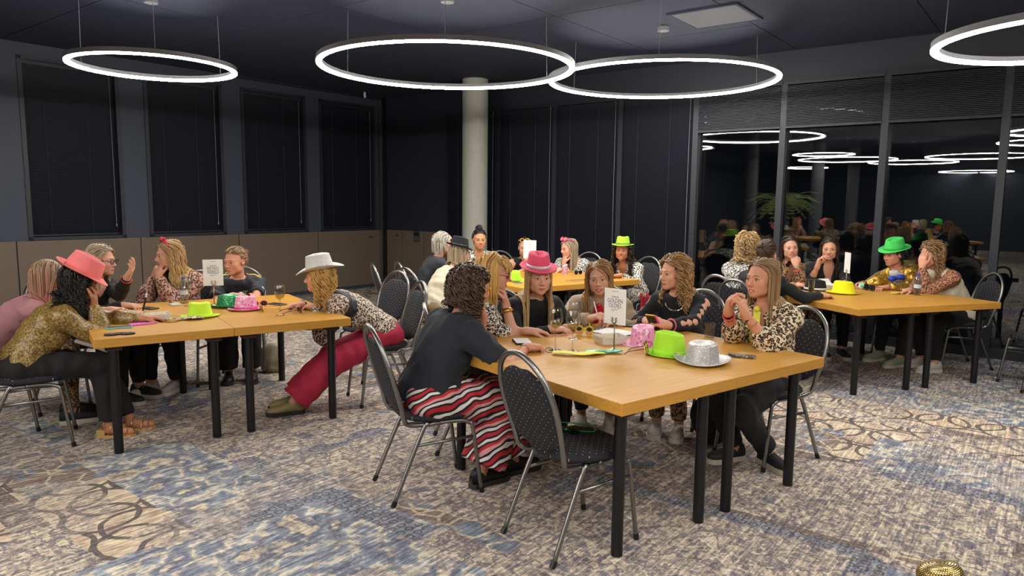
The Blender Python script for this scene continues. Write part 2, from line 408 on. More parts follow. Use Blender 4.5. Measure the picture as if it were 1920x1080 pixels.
for i in range(len(BY) - 1):
    a, b = BY[i], BY[i + 1]
    c = R((a + b) / 2, .0, 0)
    mu = st(MB().hull([R2(a - .03, .03), R2(a + .03, .03), R2(a + .03, -.12), R2(a - .03, -.12)], .1 if i >= 4 else .69, 3.05).build('trim_%d' % (i + 2), M_FRAME))
    w = st(MB().hull([R2(a + .03, -.06), R2(b - .03, -.06), R2(b - .03, -.04), R2(a + .03, -.04)], .69 if i < 4 else .1, 3.05).build('window_%d' % wn, M_GLASS)); wn += 1
    if i < 4: blind((c[0], c[1]), rzB, (b - a) * KR - .07, .70, 3.05, 'closed navy slatted blind ' + bl_lab[i], 'blinds on the back wall')
    else:
        cc = R((a + b) / 2, .02, 0)
        if i < 9:
            o = thing('raised_blind', 'dark blind drawn up into a stack above the %s night window' % ['first', 'second', 'third', 'fourth', 'fifth'][i - 4], 'blind', (cc[0], cc[1], 2.50), rzB, 'drawn up blinds over the night windows')
            m = MB()
            for k in range(26): m.box((-.52, -.025, .02 + k * .0185), (.52, .02, .02 + k * .0185 + .012))
            x = m.build('slat_stack', M_SLAT, o); x['kind'] = 'stuff'
            MB().box((-.53, -.03, 0), (.53, .025, .018)).build('bottom_rail', M_FRAME, o); MB().box((-.53, -.03, .51), (.53, .025, .545)).build('head_rail', M_FRAME, o)
st(quad_wall('wall_right', M_WALL, S1 + .3, -.3, S1 + .3, T1 + .3, 0, H, .3)); st(quad_wall('wall_front', M_WALL, -.3, T1 + .3, S1 + .3, T1 + .3, 0, H, .3))
# metal post in the corner, its ceiling track and small fittings
po = st(MB().hull([R2(.02, .03), R2(.09, .03), R2(.09, .07), R2(.02, .07)], 0, H).build('trim_1', M_ALU))
MB().hull([R2(.10, .02), R2(.125, .02), R2(.125, .06), R2(.10, .06)], 0, H).build('post_seal', M_BLACKP, po)
MB().hull([R2(.03, .1), R2(.06, .1), R2(.06, 2.6), R2(.03, 2.6)], H - .03, H).build('ceiling_track', M_FRAME, po)
c = R(.35, .004, .96); o = thing('wall_lock', 'small round steel lock on the brown wall panel right of the metal post', 'lock', c, rzB)
MB().lathe([(0, 0), (.016, 0), (.024, .02), (.024, .03), (0, .034)], 14).build('cylinder_face', M_CHROME, o).rotation_euler = (PI / 2, 0, 0)
c = R(.02, .25, .93); o = thing('wall_lock', 'small round steel lock on the brown wall panel left of the metal post', 'lock', c, rzL)
MB().lathe([(0, 0), (.016, 0), (.024, .02), (.024, .03), (0, .034)], 14).build('cylinder_face', M_CHROME, o).rotation_euler = (PI / 2, 0, 0)
c = R(.75, .0, .86); o = thing('wall_socket', 'recessed grey wall box on the dark panel by the pale column', 'wall box', c, rzB)
bevel(MB().box((-.075, -.012, 0), (.075, 0, .19)).build('plate', plain('dark_grey_plate', '3a3c40', .4), o)); MB().box((-.055, -.016, .11), (.055, -.01, .165)).build('slot', M_BLACKP, o); MB().box((-.055, -.014, .02), (.055, -.01, .10)).build('flap', plain('grey_flap', '4a4c50', .4), o)
c = R(.35, .6, H - .10); o = thing('ceiling_sensor', 'small white sensor hanging below the ceiling near the corner post', 'sensor', c)
MB().lathe([(0, 0), (.015, 0), (.02, .03), (.02, .08), (.012, .10), (0, .10)], 14).build('body', M_WHITEP, o, smooth=True); MB().ball((0, 0, 0), .012).build('lens', M_BLACKP, o)
o = thing('column', 'round pale grey structural column behind the far table', 'column', (-.587, 11.0, 0))
MB().lathe([(.194, 0), (.194, 3.41)], 40).build('shaft', M_COLUMN, o, smooth=True); MB().lathe([(.194, 0), (.204, .0), (.204, .08), (.194, .085)], 40).build('base_ring', M_FRAME, o, smooth=True, sharp=40)
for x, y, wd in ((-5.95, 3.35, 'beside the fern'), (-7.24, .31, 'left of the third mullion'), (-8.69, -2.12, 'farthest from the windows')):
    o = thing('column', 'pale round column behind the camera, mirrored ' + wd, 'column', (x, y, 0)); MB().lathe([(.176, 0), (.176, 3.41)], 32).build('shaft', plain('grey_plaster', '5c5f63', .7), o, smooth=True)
cp = MB().box((-.32, -.32, 0), (.32, .32, .012)); o = thing('ceiling_panel', 'pale grey square ceiling panel above the ring lamps', 'ceiling panel', (1.954, 7.19, H - .014), ang_room)
cp.build('panel', plain('pale_ceiling_panel', '5c5d63', .7), o)
m = MB()
for x0, y0, x1, y1 in ((-.35, -.35, .35, -.32), (-.35, .32, .35, .35), (-.35, -.32, -.32, .32), (.32, -.32, .35, .32)): m.box((x0, y0, -.004), (x1, y1, .012))
m.build('panel_frame', M_CEIL, o)

# ------------------------------------------------------------------ ring lamps (the room's light)
tE = NT('lit_ring_diffuser'); tE.set(tE.b, 'Emission Color', (1.0, .955, .90, 1)); tE.set(tE.b, 'Emission Strength', RING_LIGHT); M_LIT = tE.out('f4f2ee', .5)
M_HOUS = plain('grey_lamp_housing', '77777a', .5)
def ring_lamp(cx, cy, z, rad, label, a0=0.5):
    o = thing('ring_lamp', label, 'lamp', (cx, cy, z), 0, 'ring pendant lamps')
    w = .024; k = 96
    MB().lathe([(rad - w, .022), (rad - w, .055), (rad + w, .055), (rad + w, .014), (rad + w - .004, .014), (rad + w - .004, .05), (rad - w + .004, .05), (rad - w + .004, .022), (rad - w, .022)], k).build('housing', M_HOUS, o, smooth=True, sharp=40)
    MB().lathe([(rad - w + .001, .022), (rad - w + .001, .004), (rad - w + .006, 0), (rad + w - .006, 0), (rad + w - .001, .004), (rad + w - .001, .014)], k).build('diffuser', M_LIT, o, smooth=True, sharp=40)
    for i in range(3):
        a = a0 + i * 2 * PI / 3; x, y = rad * math.cos(a), rad * math.sin(a)
        MB().tube([(x, y, .05), (x * .985, y * .985, H - z)], .0022, 5).build('cable', M_CORD, o)
    MB().tube([(0, 0, H - z - .04), (0, 0, H - z)], .06, 16).build('ceiling_rose', M_HOUS, o)
    return o
ring_lamp(-3.358, 6.807, 2.78, .70, 'small glowing white ring lamp hanging over the left table', 1.0)
ring_lamp(-.613, 6.68, 2.78, 1.138, 'largest glowing ring lamp in the middle, overlapping its neighbour', .6)
ring_lamp(1.548, 7.664, 2.85, 1.165, 'large glowing ring lamp right of centre, in front of the pale ceiling panel', .3)
ring_lamp(3.44, 4.50, 2.60, .75, 'glowing ring lamp cut off by the right picture edge', .9)
for (x, y, rad, lb) in ((-4.18, 2.5, .68, 'small ring lamp behind the camera, mirrored beside the fern'), (-5.65, .63, 1.2, 'large ring lamp behind the camera, mirrored right of the fern'), (-5.91, -1.74, 1.1, 'large ring lamp behind the camera, mirrored in the third night window'),
                        (-9.82, -1.18, .66, 'small ring lamp far behind the camera, mirrored lowest beside the second mullion'), (-3.23, -1.26, 1.2, 'large ring lamp behind the camera, mirrored across the fourth mullion'), (-9.49, -7.79, 1.1, 'large ring lamp farthest behind the camera, mirrored low by the fourth mullion'),
                        (.4, 1.0, .9, 'added unseen ring lamp above the camera, lighting the front guests'), (3.0, -.2, 1.1, 'added unseen ring lamp behind the camera to the right, lighting faces')):  # last two lamps are unseen additions that light faces turned to the camera
    ring_lamp(x, y, 2.8, rad, lb)

# ------------------------------------------------------------------ tables
def make_table(k, i, label):
    x, y, a = TB[k]; p = T(k, .8 * i, 0, 0)
    o = thing('table', label, 'table', tuple(p), a, 'oak topped tables pushed together in pairs')
    bevel(MB().box((.001, 0, TZ - .056), (.799, 1.51, TZ)).build('tabletop', M_WOOD, o), .003)
    for lx in (.111, .689):
        for ly in (.111, 1.399):
            g = MB().lathe([(0, 0), (.024, 0), (.0275, .004), (.0275, .66), (.0275, .66)], 20, c=(lx, ly, 0)).build('leg', M_LEG, o, smooth=True, sharp=40)
            MB().box((lx - .045, ly - .045, .66), (lx + .045, ly + .045, TZ - .056)).build('mounting_plate', plain('dark_red_mount', '3a211f', .6), g)
    return o
make_table(1, 0, 'oak topped table on the left, the half under the gold blouse elbow')
make_table(1, 1, 'oak topped table on the left, the half with wine glass and aviator sunglasses')
make_table(2, 0, 'far oak table by the column, the half with the lime hat')
make_table(2, 1, 'far oak table by the column, the half nearer the woman in lime hat')
make_table(3, 0, 'front oak table, the half by the empty chair with wine glasses')
make_table(3, 1, 'front oak table, the half under the silver hat and phone')
make_table(4, 0, 'right oak table by the windows, the half with the yellow hat')
make_table(4, 1, 'right oak table by the windows, the half with the water bottle')

# ------------------------------------------------------------------ chairs
def uvset(me, ax, ay):
    uv = me.uv_layers.new(name='UVMap')
    for lp in me.loops:
        c = me.vertices[lp.vertex_index].co; uv.data[lp.index].uv = (c[ax], c[ay])
def smooth_path(P, n=6):
    P = [np.array(p, float) for p in P]; out = []
    for i in range(len(P) - 1):
        p0 = P[max(i - 1, 0)]; p1 = P[i]; p2 = P[i + 1]; p3 = P[min(i + 2, len(P) - 1)]
        for j in range(n):
            t = j / n
            out.append(.5 * (2 * p1 + (p2 - p0) * t + (2 * p0 - 5 * p1 + 4 * p2 - p3) * t * t + (3 * p1 - p0 - 3 * p2 + p3) * t ** 3))
    out.append(P[-1]); return out
def back_y(z): return -.195 - .30 * max(0, z - .46)
def chair_parts():
    D = {}
    hw = [(.425, .165), (.45, .178), (.52, .186), (.60, .198), (.68, .204), (.76, .196), (.84, .165), (.89, .118), (.922, .06), (.932, 0)]
    right = [(x, back_y(z) if z > .44 else -.175, z) for z, x in hw]
    loop = [(.16, .02, .412), (.163, -.12, .413)] + right + [(-x, y, z) for x, y, z in right[::-1][1:]] + [(-.163, -.12, .413), (-.16, .02, .412)]
    m = MB().tube(smooth_path(loop, 5), .0135, 8); D['back_frame'] = m.mesh('back_frame', M_CHROME, True)
    # backrest: padded oval with a hand hold cut into the top
    m = MB(); nu, nv = 26, 16
    def hwid(z): return float(np.interp(z, [q[0] for q in hw], [q[1] for q in hw])) - .012
    front = []; rear = []
    for j in range(nv + 1):
        v = j / nv
        for i in range(nu + 1):
            u = -1 + 2 * i / nu
            zt = 9.0; zb = .47 + .075 * abs(u) ** 2.6
            ztop = .894 - .10 * abs(u) ** 2.2 - .036 * math.exp(-(u / .48) ** 2)
            z = zb + (ztop - zb) * v; x = u * hwid(zb + (ztop - zb) * v)
            e = (1 - abs(u) ** 4) * (1 - abs(2 * v - 1) ** 6)
            front.append((x, back_y(z) + .006 + .022 * e, z)); rear.append((x, back_y(z) - .006 - .012 * e, z))
    n = len(front); w = nu + 1
    fs = []
    for j in range(nv):
        for i in range(nu):
            a = j * w + i; fs.append((a, a + w, a + w + 1, a + 1)); fs.append((n + a, n + a + 1, n + a + w + 1, n + a + w))
    for i in range(nu): fs.append((i, i + 1, n + i + 1, n + i)); q = nv * w + i; fs.append((q, n + q, n + q + 1, q + 1))
    for j in range(nv): a = j * w; fs.append((a, n + a, n + a + w, a + w)); a = j * w + nu; fs.append((a, a + w, n + a + w, n + a))
    m.add(front + rear, fs); me = m.mesh('backrest', M_DOTS, True); uvset(me, 0, 2); D['backrest'] = me
    # seat: rounded pad
    m = MB(); k = 36; prof = [(0, .430), (.93, .430), (1.0, .442), (1.0, .455), (.95, .468), (.8, .476), (.4, .481), (0, .482)]
    vs = []
    for r, z in prof:
        for j in range(k):
            t = 2 * PI * j / k; c, s_ = math.cos(t), math.sin(t)
            sq = (abs(c) ** 2.6 + abs(s_) ** 2.6) ** (-1 / 2.6)
            wdt = .205 + .012 * s_ * sq
            vs.append((r * wdt * c * sq, .02 + r * .21 * s_ * sq, z))
    m.add(vs, [(i * k + j, i * k + (j + 1) % k, (i + 1) * k + (j + 1) % k, (i + 1) * k + j) for i in range(len(prof) - 1) for j in range(k)])
    me = m.mesh('seat', M_DOTS, True); uvset(me, 0, 1); D['seat'] = me
    for sx in (-1, 1):
        x = .185 * sx
        D['front_leg', sx] = MB().tube(smooth_path([(x * .95, .0, .418), (x * .97, .11, .418), (x, .165, .40), (x * 1.02, .185, .36), (x * 1.06, .235, .0)], 5), .0115, 8).mesh('leg', M_CHROME, True)
        D['rear_leg', sx] = MB().tube(smooth_path([(x * .95, .0, .416), (x * .97, -.06, .414), (x, -.10, .385), (x * 1.06, -.265, .0)], 5), .0115, 8).mesh('leg', M_CHROME, True)
        D['stretcher', sx] = MB().tube([(x * 1.01, -.135, .31), (x * 1.025, .195, .325)], .009, 8).mesh('stretcher', M_CHROME, True)
        D['cap', sx, 1] = MB().tube([(x * 1.06, .236, 0.0), (x * 1.058, .2325, .028)], .014, 8).mesh('foot_cap', M_BLACKP)
        D['cap', sx, -1] = MB().tube([(x * 1.06, -.266, 0.0), (x * 1.058, -.253, .028)], .014, 8).mesh('foot_cap', M_BLACKP)
    return D
CH = chair_parts()
def chair(x, y, yaw, label):
    """yaw: direction the sitter faces, degrees"""
    o = thing('banquet_chair', label, 'chair', (x, y, 0), math.radians(yaw) - PI / 2, 'oval backed banquet chairs')
    for k in ('back_frame', 'backrest', 'seat'): put(k, CH[k], o)
    for sx in (-1, 1):
        for nm, e in (('front_leg', 1), ('rear_leg', -1)):
            g = put('leg', CH[nm, sx], o); put('foot_cap', CH['cap', sx, e], g)
        put('stretcher', CH['stretcher', sx], o)
    return o
chair(.30, 3.24, 34, 'empty dotted black chair in the foreground with green goggles on it')
chair(-1.28, 6.32, 228, 'empty dotted chair behind the white hat, its seat showing under the left table')
chair(-1.14, 7.45, 20, 'empty dotted chair standing alone beside the metal post')
chair(1.70, 6.30, 24, 'empty dark chair behind the person with cut out sleeves')
chair(4.66, 6.12, 172, 'dark chair at the right picture edge with a black jacket on it')

# ------------------------------------------------------------------ people: smooth implicit bodies meshed with surface nets
def unit(v): v = np.asarray(v, float); return v / (np.linalg.norm(v) + 1e-12)
def V3(*a): return np.array(a, float)
class Field:
    def __init__(s, lo, hi, h):
        s.h = h; s.lo = np.asarray(lo, float); s.n = np.ceil((np.asarray(hi) - s.lo) / h).astype(int) + 1
        s.d = np.full(s.n, .15, np.float32)
        s.ax = [(s.lo[i] + h * np.arange(s.n[i])).astype(np.float32) for i in range(3)]
    def win(s, lo, hi):
        a = np.maximum(np.floor((lo - s.lo) / s.h).astype(int), 0); b = np.minimum(np.ceil((hi - s.lo) / s.h).astype(int) + 1, s.n)
        if np.any(b <= a): return None
        sl = tuple(slice(a[i], b[i]) for i in range(3))
        return sl, s.ax[0][sl[0]][:, None, None], s.ax[1][sl[1]][None, :, None], s.ax[2][sl[2]][None, None, :]
    def apply(s, sl, d, k, op):
        o = s.d[sl]
        if op == 'u':
            if k > 0: q = np.maximum(k - np.abs(o - d), 0); s.d[sl] = np.minimum(o, d) - q * q * (.25 / k)
            else: s.d[sl] = np.minimum(o, d)
        else:
            d = -d
            if k > 0: q = np.maximum(k - np.abs(o - d), 0); s.d[sl] = np.maximum(o, d) + q * q * (.25 / k)
            else: s.d[sl] = np.maximum(o, d)
    def cone(s, a, b, ra, rb, k=.02, op='u', flat=0):
        m = max(ra, rb) + k + 2 * s.h
        w = s.win(np.minimum(a, b) - m, np.maximum(a, b) + m)
        if w is None: return
        sl, x, y, z = w; e = b - a; L2 = float(e @ e) + 1e-9
        px, py, pz = x - a[0], y - a[1], z - a[2]
        tr = (px * e[0] + py * e[1] + pz * e[2]) / L2; t = np.clip(tr, 0, 1)
        d = np.sqrt((px - t * e[0]) ** 2 + (py - t * e[1]) ** 2 + (pz - t * e[2]) ** 2) - (ra + (rb - ra) * t)
        if flat: d = np.maximum(d, (tr - 1) * math.sqrt(L2))
        s.apply(sl, d, k, op)
    def ell(s, c, r, Rm=None, k=.02, op='u'):
        r = np.asarray(r, float); m = r.max() + k + 2 * s.h; w = s.win(c - m, c + m)
        if w is None: return
        sl, x, y, z = w; px, py, pz = x - c[0], y - c[1], z - c[2]
        if Rm is not None:
            px, py, pz = [Rm[0, i] * px + Rm[1, i] * py + Rm[2, i] * pz for i in range(3)]
        k0 = np.sqrt((px / r[0]) ** 2 + (py / r[1]) ** 2 + (pz / r[2]) ** 2)
        k1 = np.sqrt((px / r[0] ** 2) ** 2 + (py / r[1] ** 2) ** 2 + (pz / r[2] ** 2) ** 2) + 1e-9
        s.apply(sl, k0 * (k0 - 1) / k1, k, op)
    def run(s, prims, grow=0.0, kmul=1.0):
        for p in prims:
            if p[0] == 'c': s.cone(p[1], p[2], p[3] + grow, p[4] + grow, p[5] * kmul, p[6], p[7])
            else: s.ell(p[1], np.asarray(p[2]) + grow, p[3], p[4] * kmul, p[5])
        return s
    def plane(s, p, n):     # keep the side n points away from
        d = (s.ax[0][:, None, None] - p[0]) * n[0] + (s.ax[1][None, :, None] - p[1]) * n[1] + (s.ax[2][None, None, :] - p[2]) * n[2]
        s.d = np.maximum(s.d, d.astype(np.float32)); return s
    def folds(s, amp, seed, wl=.09):
        r = np.random.default_rng(seed); x, y, z = s.ax[0][:, None, None], s.ax[1][None, :, None], s.ax[2][None, None, :]
        acc = 0
        for i in range(4):
            k = unit(r.normal(size=3) * (1, 1, 1.3)) * 2 * PI / (wl * r.uniform(.6, 1.6)); q = unit(r.normal(size=3)) * 2 * PI / .3
            acc = acc + np.sin(k[0] * x + k[1] * y + k[2] * z + 1.7 * np.sin(q[0] * x + q[1] * y + q[2] * z + i) + r.uniform(0, 6))
        s.d = s.d + (acc * amp * .5).astype(np.float32); return s
    def at(s, p):
        i = np.clip(np.round((np.asarray(p) - s.lo) / s.h).astype(int), 0, s.n - 1); return float(s.d[tuple(i)])
    def net(s):
        d = s.d; I = d < 0
        c = I[:-1, :-1, :-1].astype(np.int8)
        for (i, j, k) in ((1, 0, 0), (0, 1, 0), (0, 0, 1), (1, 1, 0), (1, 0, 1), (0, 1, 1), (1, 1, 1)):
            c = c + I[i:d.shape[0] - 1 + i, j:d.shape[1] - 1 + j, k:d.shape[2] - 1 + k]
        act = (c > 0) & (c < 8); idx = np.argwhere(act)
        if len(idx) == 0: return np.zeros((0, 3)), np.zeros((0, 4), int)
        num = np.full(act.shape, -1, np.int32); num[act] = np.arange(len(idx))
        P = np.zeros((len(idx), 3)); cnt = np.zeros(len(idx))
        C = np.array([(i, j, k) for i in (0, 1) for j in (0, 1) for k in (0, 1)])
        val = np.stack([d[idx[:, 0] + a, idx[:, 1] + b, idx[:, 2] + e] for a, b, e in C], 1)
        for a in range(8):
            for b in range(a + 1, 8):
                if np.abs(C[a] - C[b]).sum() != 1: continue
                va, vb = val[:, a], val[:, b]; m = (va < 0) != (vb < 0)
                t = np.where(m, va / np.where(m, va - vb, 1), 0)
                P[m] += (C[a] + t[:, None] * (C[b] - C[a]))[m]; cnt[m] += 1
        P = s.lo + s.h * (idx + P / cnt[:, None])
        F = []
        for ax in range(3):
            sl0 = [slice(None)] * 3; sl1 = [slice(None)] * 3; sl0[ax] = slice(0, -1); sl1[ax] = slice(1, None)
            a, b = I[tuple(sl0)], I[tuple(sl1)]; u, v = (ax + 1) % 3, (ax + 2) % 3
            e = np.argwhere(a != b); e = e[(e[:, u] > 0) & (e[:, v] > 0) & (e[:, u] < d.shape[u] - 1) & (e[:, v] < d.shape[v] - 1)]
            if len(e) == 0: continue
            q = []
            for du, dv in ((0, 0), (-1, 0), (-1, -1), (0, -1)):
                w = e.copy(); w[:, u] += du; w[:, v] += dv; q.append(num[w[:, 0], w[:, 1], w[:, 2]])
            q = np.stack(q, 1); f = a[e[:, 0], e[:, 1], e[:, 2]]
            F.append(np.where(f[:, None], q, q[:, ::-1]))
        return P, np.concatenate(F)
def np_mesh(name, V, F, mats, mi=None):
    me = bpy.data.meshes.new(name); n = len(V)
    used = np.unique(F); rm = np.full(n, -1); rm[used] = np.arange(len(used)); V = V[used]; F = rm[F]
    me.vertices.add(len(V)); me.vertices.foreach_set('co', V.astype(np.float32).ravel())
    me.loops.add(F.size); me.loops.foreach_set('vertex_index', F.astype(np.int32).ravel())
    me.polygons.add(len(F)); me.polygons.foreach_set('loop_start', np.arange(0, F.size, F.shape[1], dtype=np.int32))
    me.polygons.foreach_set('use_smooth', np.ones(len(F), bool))
    for m in mats: me.materials.append(m)
    if mi is not None: me.polygons.foreach_set('material_index', mi.astype(np.int32))
    me.update(calc_edges=True); return me

def head_prims(o):
    w = o.get('face', 1.0); sm = o.get('smile', 0.0); E = []
    e = lambda c, r, k=.02, op='u', Rm=None: E.append(('e', V3(*c), r, Rm, k, op))
    c = lambda a, b, ra, rb, k=.012, op='u': E.append(('c', V3(*a), V3(*b), ra, rb, k, op, 0))
    e((0, -.012, .030), (.074 * w, .094, .090)); e((0, .030, -.022), (.060 * w, .056, .075), .03)
    e((0, .036, -.060), (.046 * w, .052, .046), .03); e((0, .070, -.094), (.022, .017, .016), .028)
    for q in (-1, 1):
        e((.040 * q * w, .056, -.026 + .004 * sm), (.024, .024, .026 + .004 * sm), .02); e((.046 * q * w, .02, -.066), (.016, .03, .02), .03)
        c((.012 * q, .084, .022), (.044 * q * w, .070, .020), .009, .008, .014)
        e((.031 * q * w, .094, .001), (.0155, .014, .0115), .010, 's')
        e((.031 * q * w, .0735, .0005), (.0155, .0145, .0135), .004)
        c((.019 * q, .0865, .0075), (.043 * q * w, .0815, .0055), .0042, .0035, .004)
        e((.011 * q, .096, -.035), (.009, .010, .008), .008)
        e((.077 * q * w, -.006, -.004), (.009, .019, .030), .006); e((.083 * q * w, -.002, .0), (.006, .009, .016), .004, 's')
    c((0, .083, .014), (0, .104, -.026), .006, .0088, .012); e((0, .105, -.029), (.0092, .0098, .0082), .008)
    up = .006 * sm
    c((-.021 - .005 * sm, .082, -.0625 + up), (0, .0905, -.0605), .0045, .0056, .006); c((.021 + .005 * sm, .082, -.0625 + up), (0, .0905, -.0605), .0045, .0062, .006)
    c((-.018 - .005 * sm, .082, -.0675 + up * .8), (0, .0895, -.0715 - .006 * sm), .0042, .0068, .006); c((.018 + .005 * sm, .082, -.0675 + up * .8), (0, .0895, -.0715 - .006 * sm), .0042, .0068, .006)
    if sm > .3: e((0, .0985, -.0685), (.0195, .012, .0046 + .001 * sm), .003, 's')
    return E
def hand_prims(Wp, fd, pn, side, curl=.5, spread=.25, point=False):
    """Wp wrist, fd finger direction, pn palm normal, side +1 = left hand"""
    fd = unit(fd); pn = unit(np.asarray(pn) - fd * np.dot(pn, fd)); lt = np.cross(pn, fd) * side   # lt: towards the thumb
    E = []; kn = []
    for i, (o, L) in enumerate(((.030, .070), (.010, .078), (-.010, .072), (-.029, .058))):
        b = Wp + fd * (.082 - .006 * abs(i - 1)) + lt * o - pn * .004
        E.append(('c', Wp + fd * .012 + lt * o * .55, b, .0155, .0115, .014, 'u', 0))
        a = curl * (.75 + .12 * i); dr = unit(fd + lt * spread * o * 9)
        if point and i == 0: a = .1
        p = b; ang = 0
        for j, (fr, r0, r1) in enumerate(((.48, .0098, .0088), (.30, .0088, .008), (.26, .008, .0068))):
            ang += a * (1.0, 1.15, .7)[j]; q = p + (dr * math.cos(ang) + pn * math.sin(ang)) * L * fr * 1.12
            E.append(('c', p, q, r0, r1, .004, 'u', 0)); p = q
        kn.append(p)
    t0 = Wp + fd * .022 + lt * .020; t1 = t0 + unit(fd * .75 + lt * .75 + pn * .35) * .040; t2 = t1 + unit(fd * .95 + lt * .22 + pn * (.25 + .4 * curl)) * .034; t3 = t2 + unit(fd + pn * (.2 + .6 * curl)) * .026
    E += [('c', t0, t1, .015, .0115, .012, 'u', 0), ('c', t1, t2, .0108, .0098, .004, 'u', 0), ('c', t2, t3, .0098, .0078, .004, 'u', 0)]
    E.append(('e', Wp + fd * .045 + pn * .002, (.040, .040, .016), np.stack([lt, fd, pn], 1), .012, 'u'))
    return E
def ik(a, b, l1, l2, pole):
    d = b - a; L = np.linalg.norm(d)
    if L > (l1 + l2) * .985: s = L / ((l1 + l2) * .985); l1 *= s; l2 *= s
    u = d / L; x = (l1 * l1 - l2 * l2 + L * L) / (2 * L); h = math.sqrt(max(l1 * l1 - x * x, 0))
    p = np.asarray(pole, float); p = unit(p - u * np.dot(p, u)); return a + u * x + p * h

def locks(o, Hc, Rh, body, rs):
    """hair: strands grown from the scalp, combed, hanging and pushed off the body; returns V,F,tint"""
    n = int(o.get('n', 230) * o.get('dens', 1.75)); L = o['len']; rad = o.get('r', .0075) * (.62 if o.get('curl', 0) < .01 else .72); vol = o.get('vol', .010); curl = o.get('curl', 0.0); freq = o.get('freq', 40.0)
    back = o.get('back', .5); pp = o.get('part', .0); tie = o.get('tie')
    r0 = np.array((.0755, .0955, .0915)); cen = np.array((0, -.012, .030))
    P = []
    while len(P) < n:
        q = unit(rs.normal(size=3)); p = cen + q * r0
        lim = .082 - 5.0 * p[0] ** 2 - o.get('fringe', 0.0)
        if p[1] > .018 and p[2] < lim: continue
        if p[2] < (-.055 if p[1] < -.03 else -.01): continue
        if p[1] > -.02 and p[2] < .0: continue
        P.append(p)
    P = np.array(P); g = Rh.T @ np.array((0, 0, -1.0)); N = 18 if curl > .009 else 13
    Ls = L * rs.uniform(.78, 1.05, n); side = np.sign(P[:, 0] - pp + 1e-6); off = vol * rs.uniform(.35, 1.25, n) + .003; capped = o.get('hat', False); off0 = off
    if o.get('bangs'): Ls = np.where(P[:, 1] > .02, .085, Ls)
    path = [P.copy()]; cur = P.copy(); dirv = None
    for i in range(N - 1):
        ds = (Ls / (N - 1))[:, None]
        comb = np.stack([side * (.75 if not tie else .2) * np.clip((.062 - np.abs(cur[:, 0])) / .03, 0, 1), -np.full(n, back) * (cur[:, 1] > -.06), np.zeros(n)], 1)
        top = np.clip((cur[:, 2] - .02) / .09, 0, 1)[:, None]
        v = comb * top * (1.0 if not o.get('bangs') else .55) + g[None] * (1.15 - .75 * top)
        if o.get('bangs'): v[:, 1] += .9 * ((P[:, 1] > .02) & (i < 7)); v[:, 0] *= np.where(P[:, 1] > .02, .35, 1)
        if tie is not None:
            tv = np.asarray(tie) - cur; dist = np.linalg.norm(tv, axis=1)[:, None]
            v = np.where(i < N * .6, tv / (dist + 1e-6) * 1.6 + v * .25, g[None] + .25 * v); 
        v /= np.linalg.norm(v, axis=1)[:, None] + 1e-9
        cur = cur + v * ds
        if capped: off = np.where(cur[:, 2] > .045, .003, off0)
        for it in range(2):
            q = (cur - cen) / (r0 + off[:, None]); m = np.linalg.norm(q, axis=1)[:, None]
            cur = np.where(m < 1, cen + q / np.maximum(m, 1e-6) * (r0 + off[:, None]), cur)
            qf = (cur - np.array((0, .03, -.04))) / (np.array((.064, .062, .085)) + off[:, None] * .6); m = np.linalg.norm(qf, axis=1)[:, None]
            cur = np.where(m < 1, np.array((0, .03, -.04)) + qf / np.maximum(m, 1e-6) * (np.array((.064, .062, .085)) + off[:, None] * .6), cur)
        if o.get('bangs'): fr_ = (P[:, 1] > .02)
        if True:
            face = (cur[:, 1] > o.get('faceY', .040)) & (cur[:, 2] < .06) & (cur[:, 2] > -.14) & (np.abs(cur[:, 0]) < .10); face &= ~(P[:, 1] > .02) if o.get('bangs') else True; cur[face, 1] -= .014; cur[face, 0] += side[face] * .006
        w = (Rh @ cur.T).T + Hc
        for (a, b, ra, rb) in body:
            e = b - a; t = np.clip(((w - a) @ e) / (e @ e), 0, 1); c = a + t[:, None] * e; dv = w - c; dist = np.linalg.norm(dv, axis=1)
            rr = ra + (rb - ra) * t + .010 + off * .5; hit = dist < rr
            w[hit] = c[hit] + dv[hit] / (dist[hit, None] + 1e-9) * rr[hit, None]
        cur = (Rh.T @ (w - Hc).T).T; path.append(cur.copy())
    A = (Rh @ np.stack(path, 1).reshape(-1, 3).T).T.reshape(n, N, 3) + Hc
    tt = np.linspace(0, 1, N)
    if curl > 0:
        ph = rs.uniform(0, 2 * PI, n)[:, None] + tt[None] * Ls[:, None] * freq * 2 * rs.uniform(.8, 1.25, n)[:, None]; am = curl * np.clip(tt * 3, 0.15, 1)[None] * rs.uniform(.6, 1.3, n)[:, None]
        A[:, :, 0] += am * np.cos(ph); A[:, :, 1] += am * np.sin(ph); A[:, :, 2] += am * .6 * np.sin(ph * .7 + 1)
    k = 4; Tn = np.gradient(A, axis=1); Tn /= np.linalg.norm(Tn, axis=2)[:, :, None] + 1e-9
    rf = np.broadcast_to(unit(rs.normal(size=3)), A.shape); N1 = np.cross(Tn, rf); N1 /= np.linalg.norm(N1, axis=2)[:, :, None] + 1e-9; N2 = np.cross(Tn, N1)
    rr = rad * rs.uniform(.7, 1.25, n)[:, None] * np.interp(tt, [0, .15, .75, 1], [.8, 1.1, 1.0, .12])[None]
    th = 2 * PI * np.arange(k) / k
    Vv = A[:, :, None] + rr[:, :, None, None] * (np.cos(th)[None, None, :, None] * N1[:, :, None] + np.sin(th)[None, None, :, None] * N2[:, :, None])
    base = (np.arange(n)[:, None, None] * N + np.arange(N - 1)[None, :, None]) * k + np.arange(k)[None, None]; nxt = (np.arange(n)[:, None, None] * N + np.arange(N - 1)[None, :, None]) * k + ((np.arange(k) + 1) % k)[None, None]
    F = np.stack([base, nxt, nxt + k, base + k], -1).reshape(-1, 4)
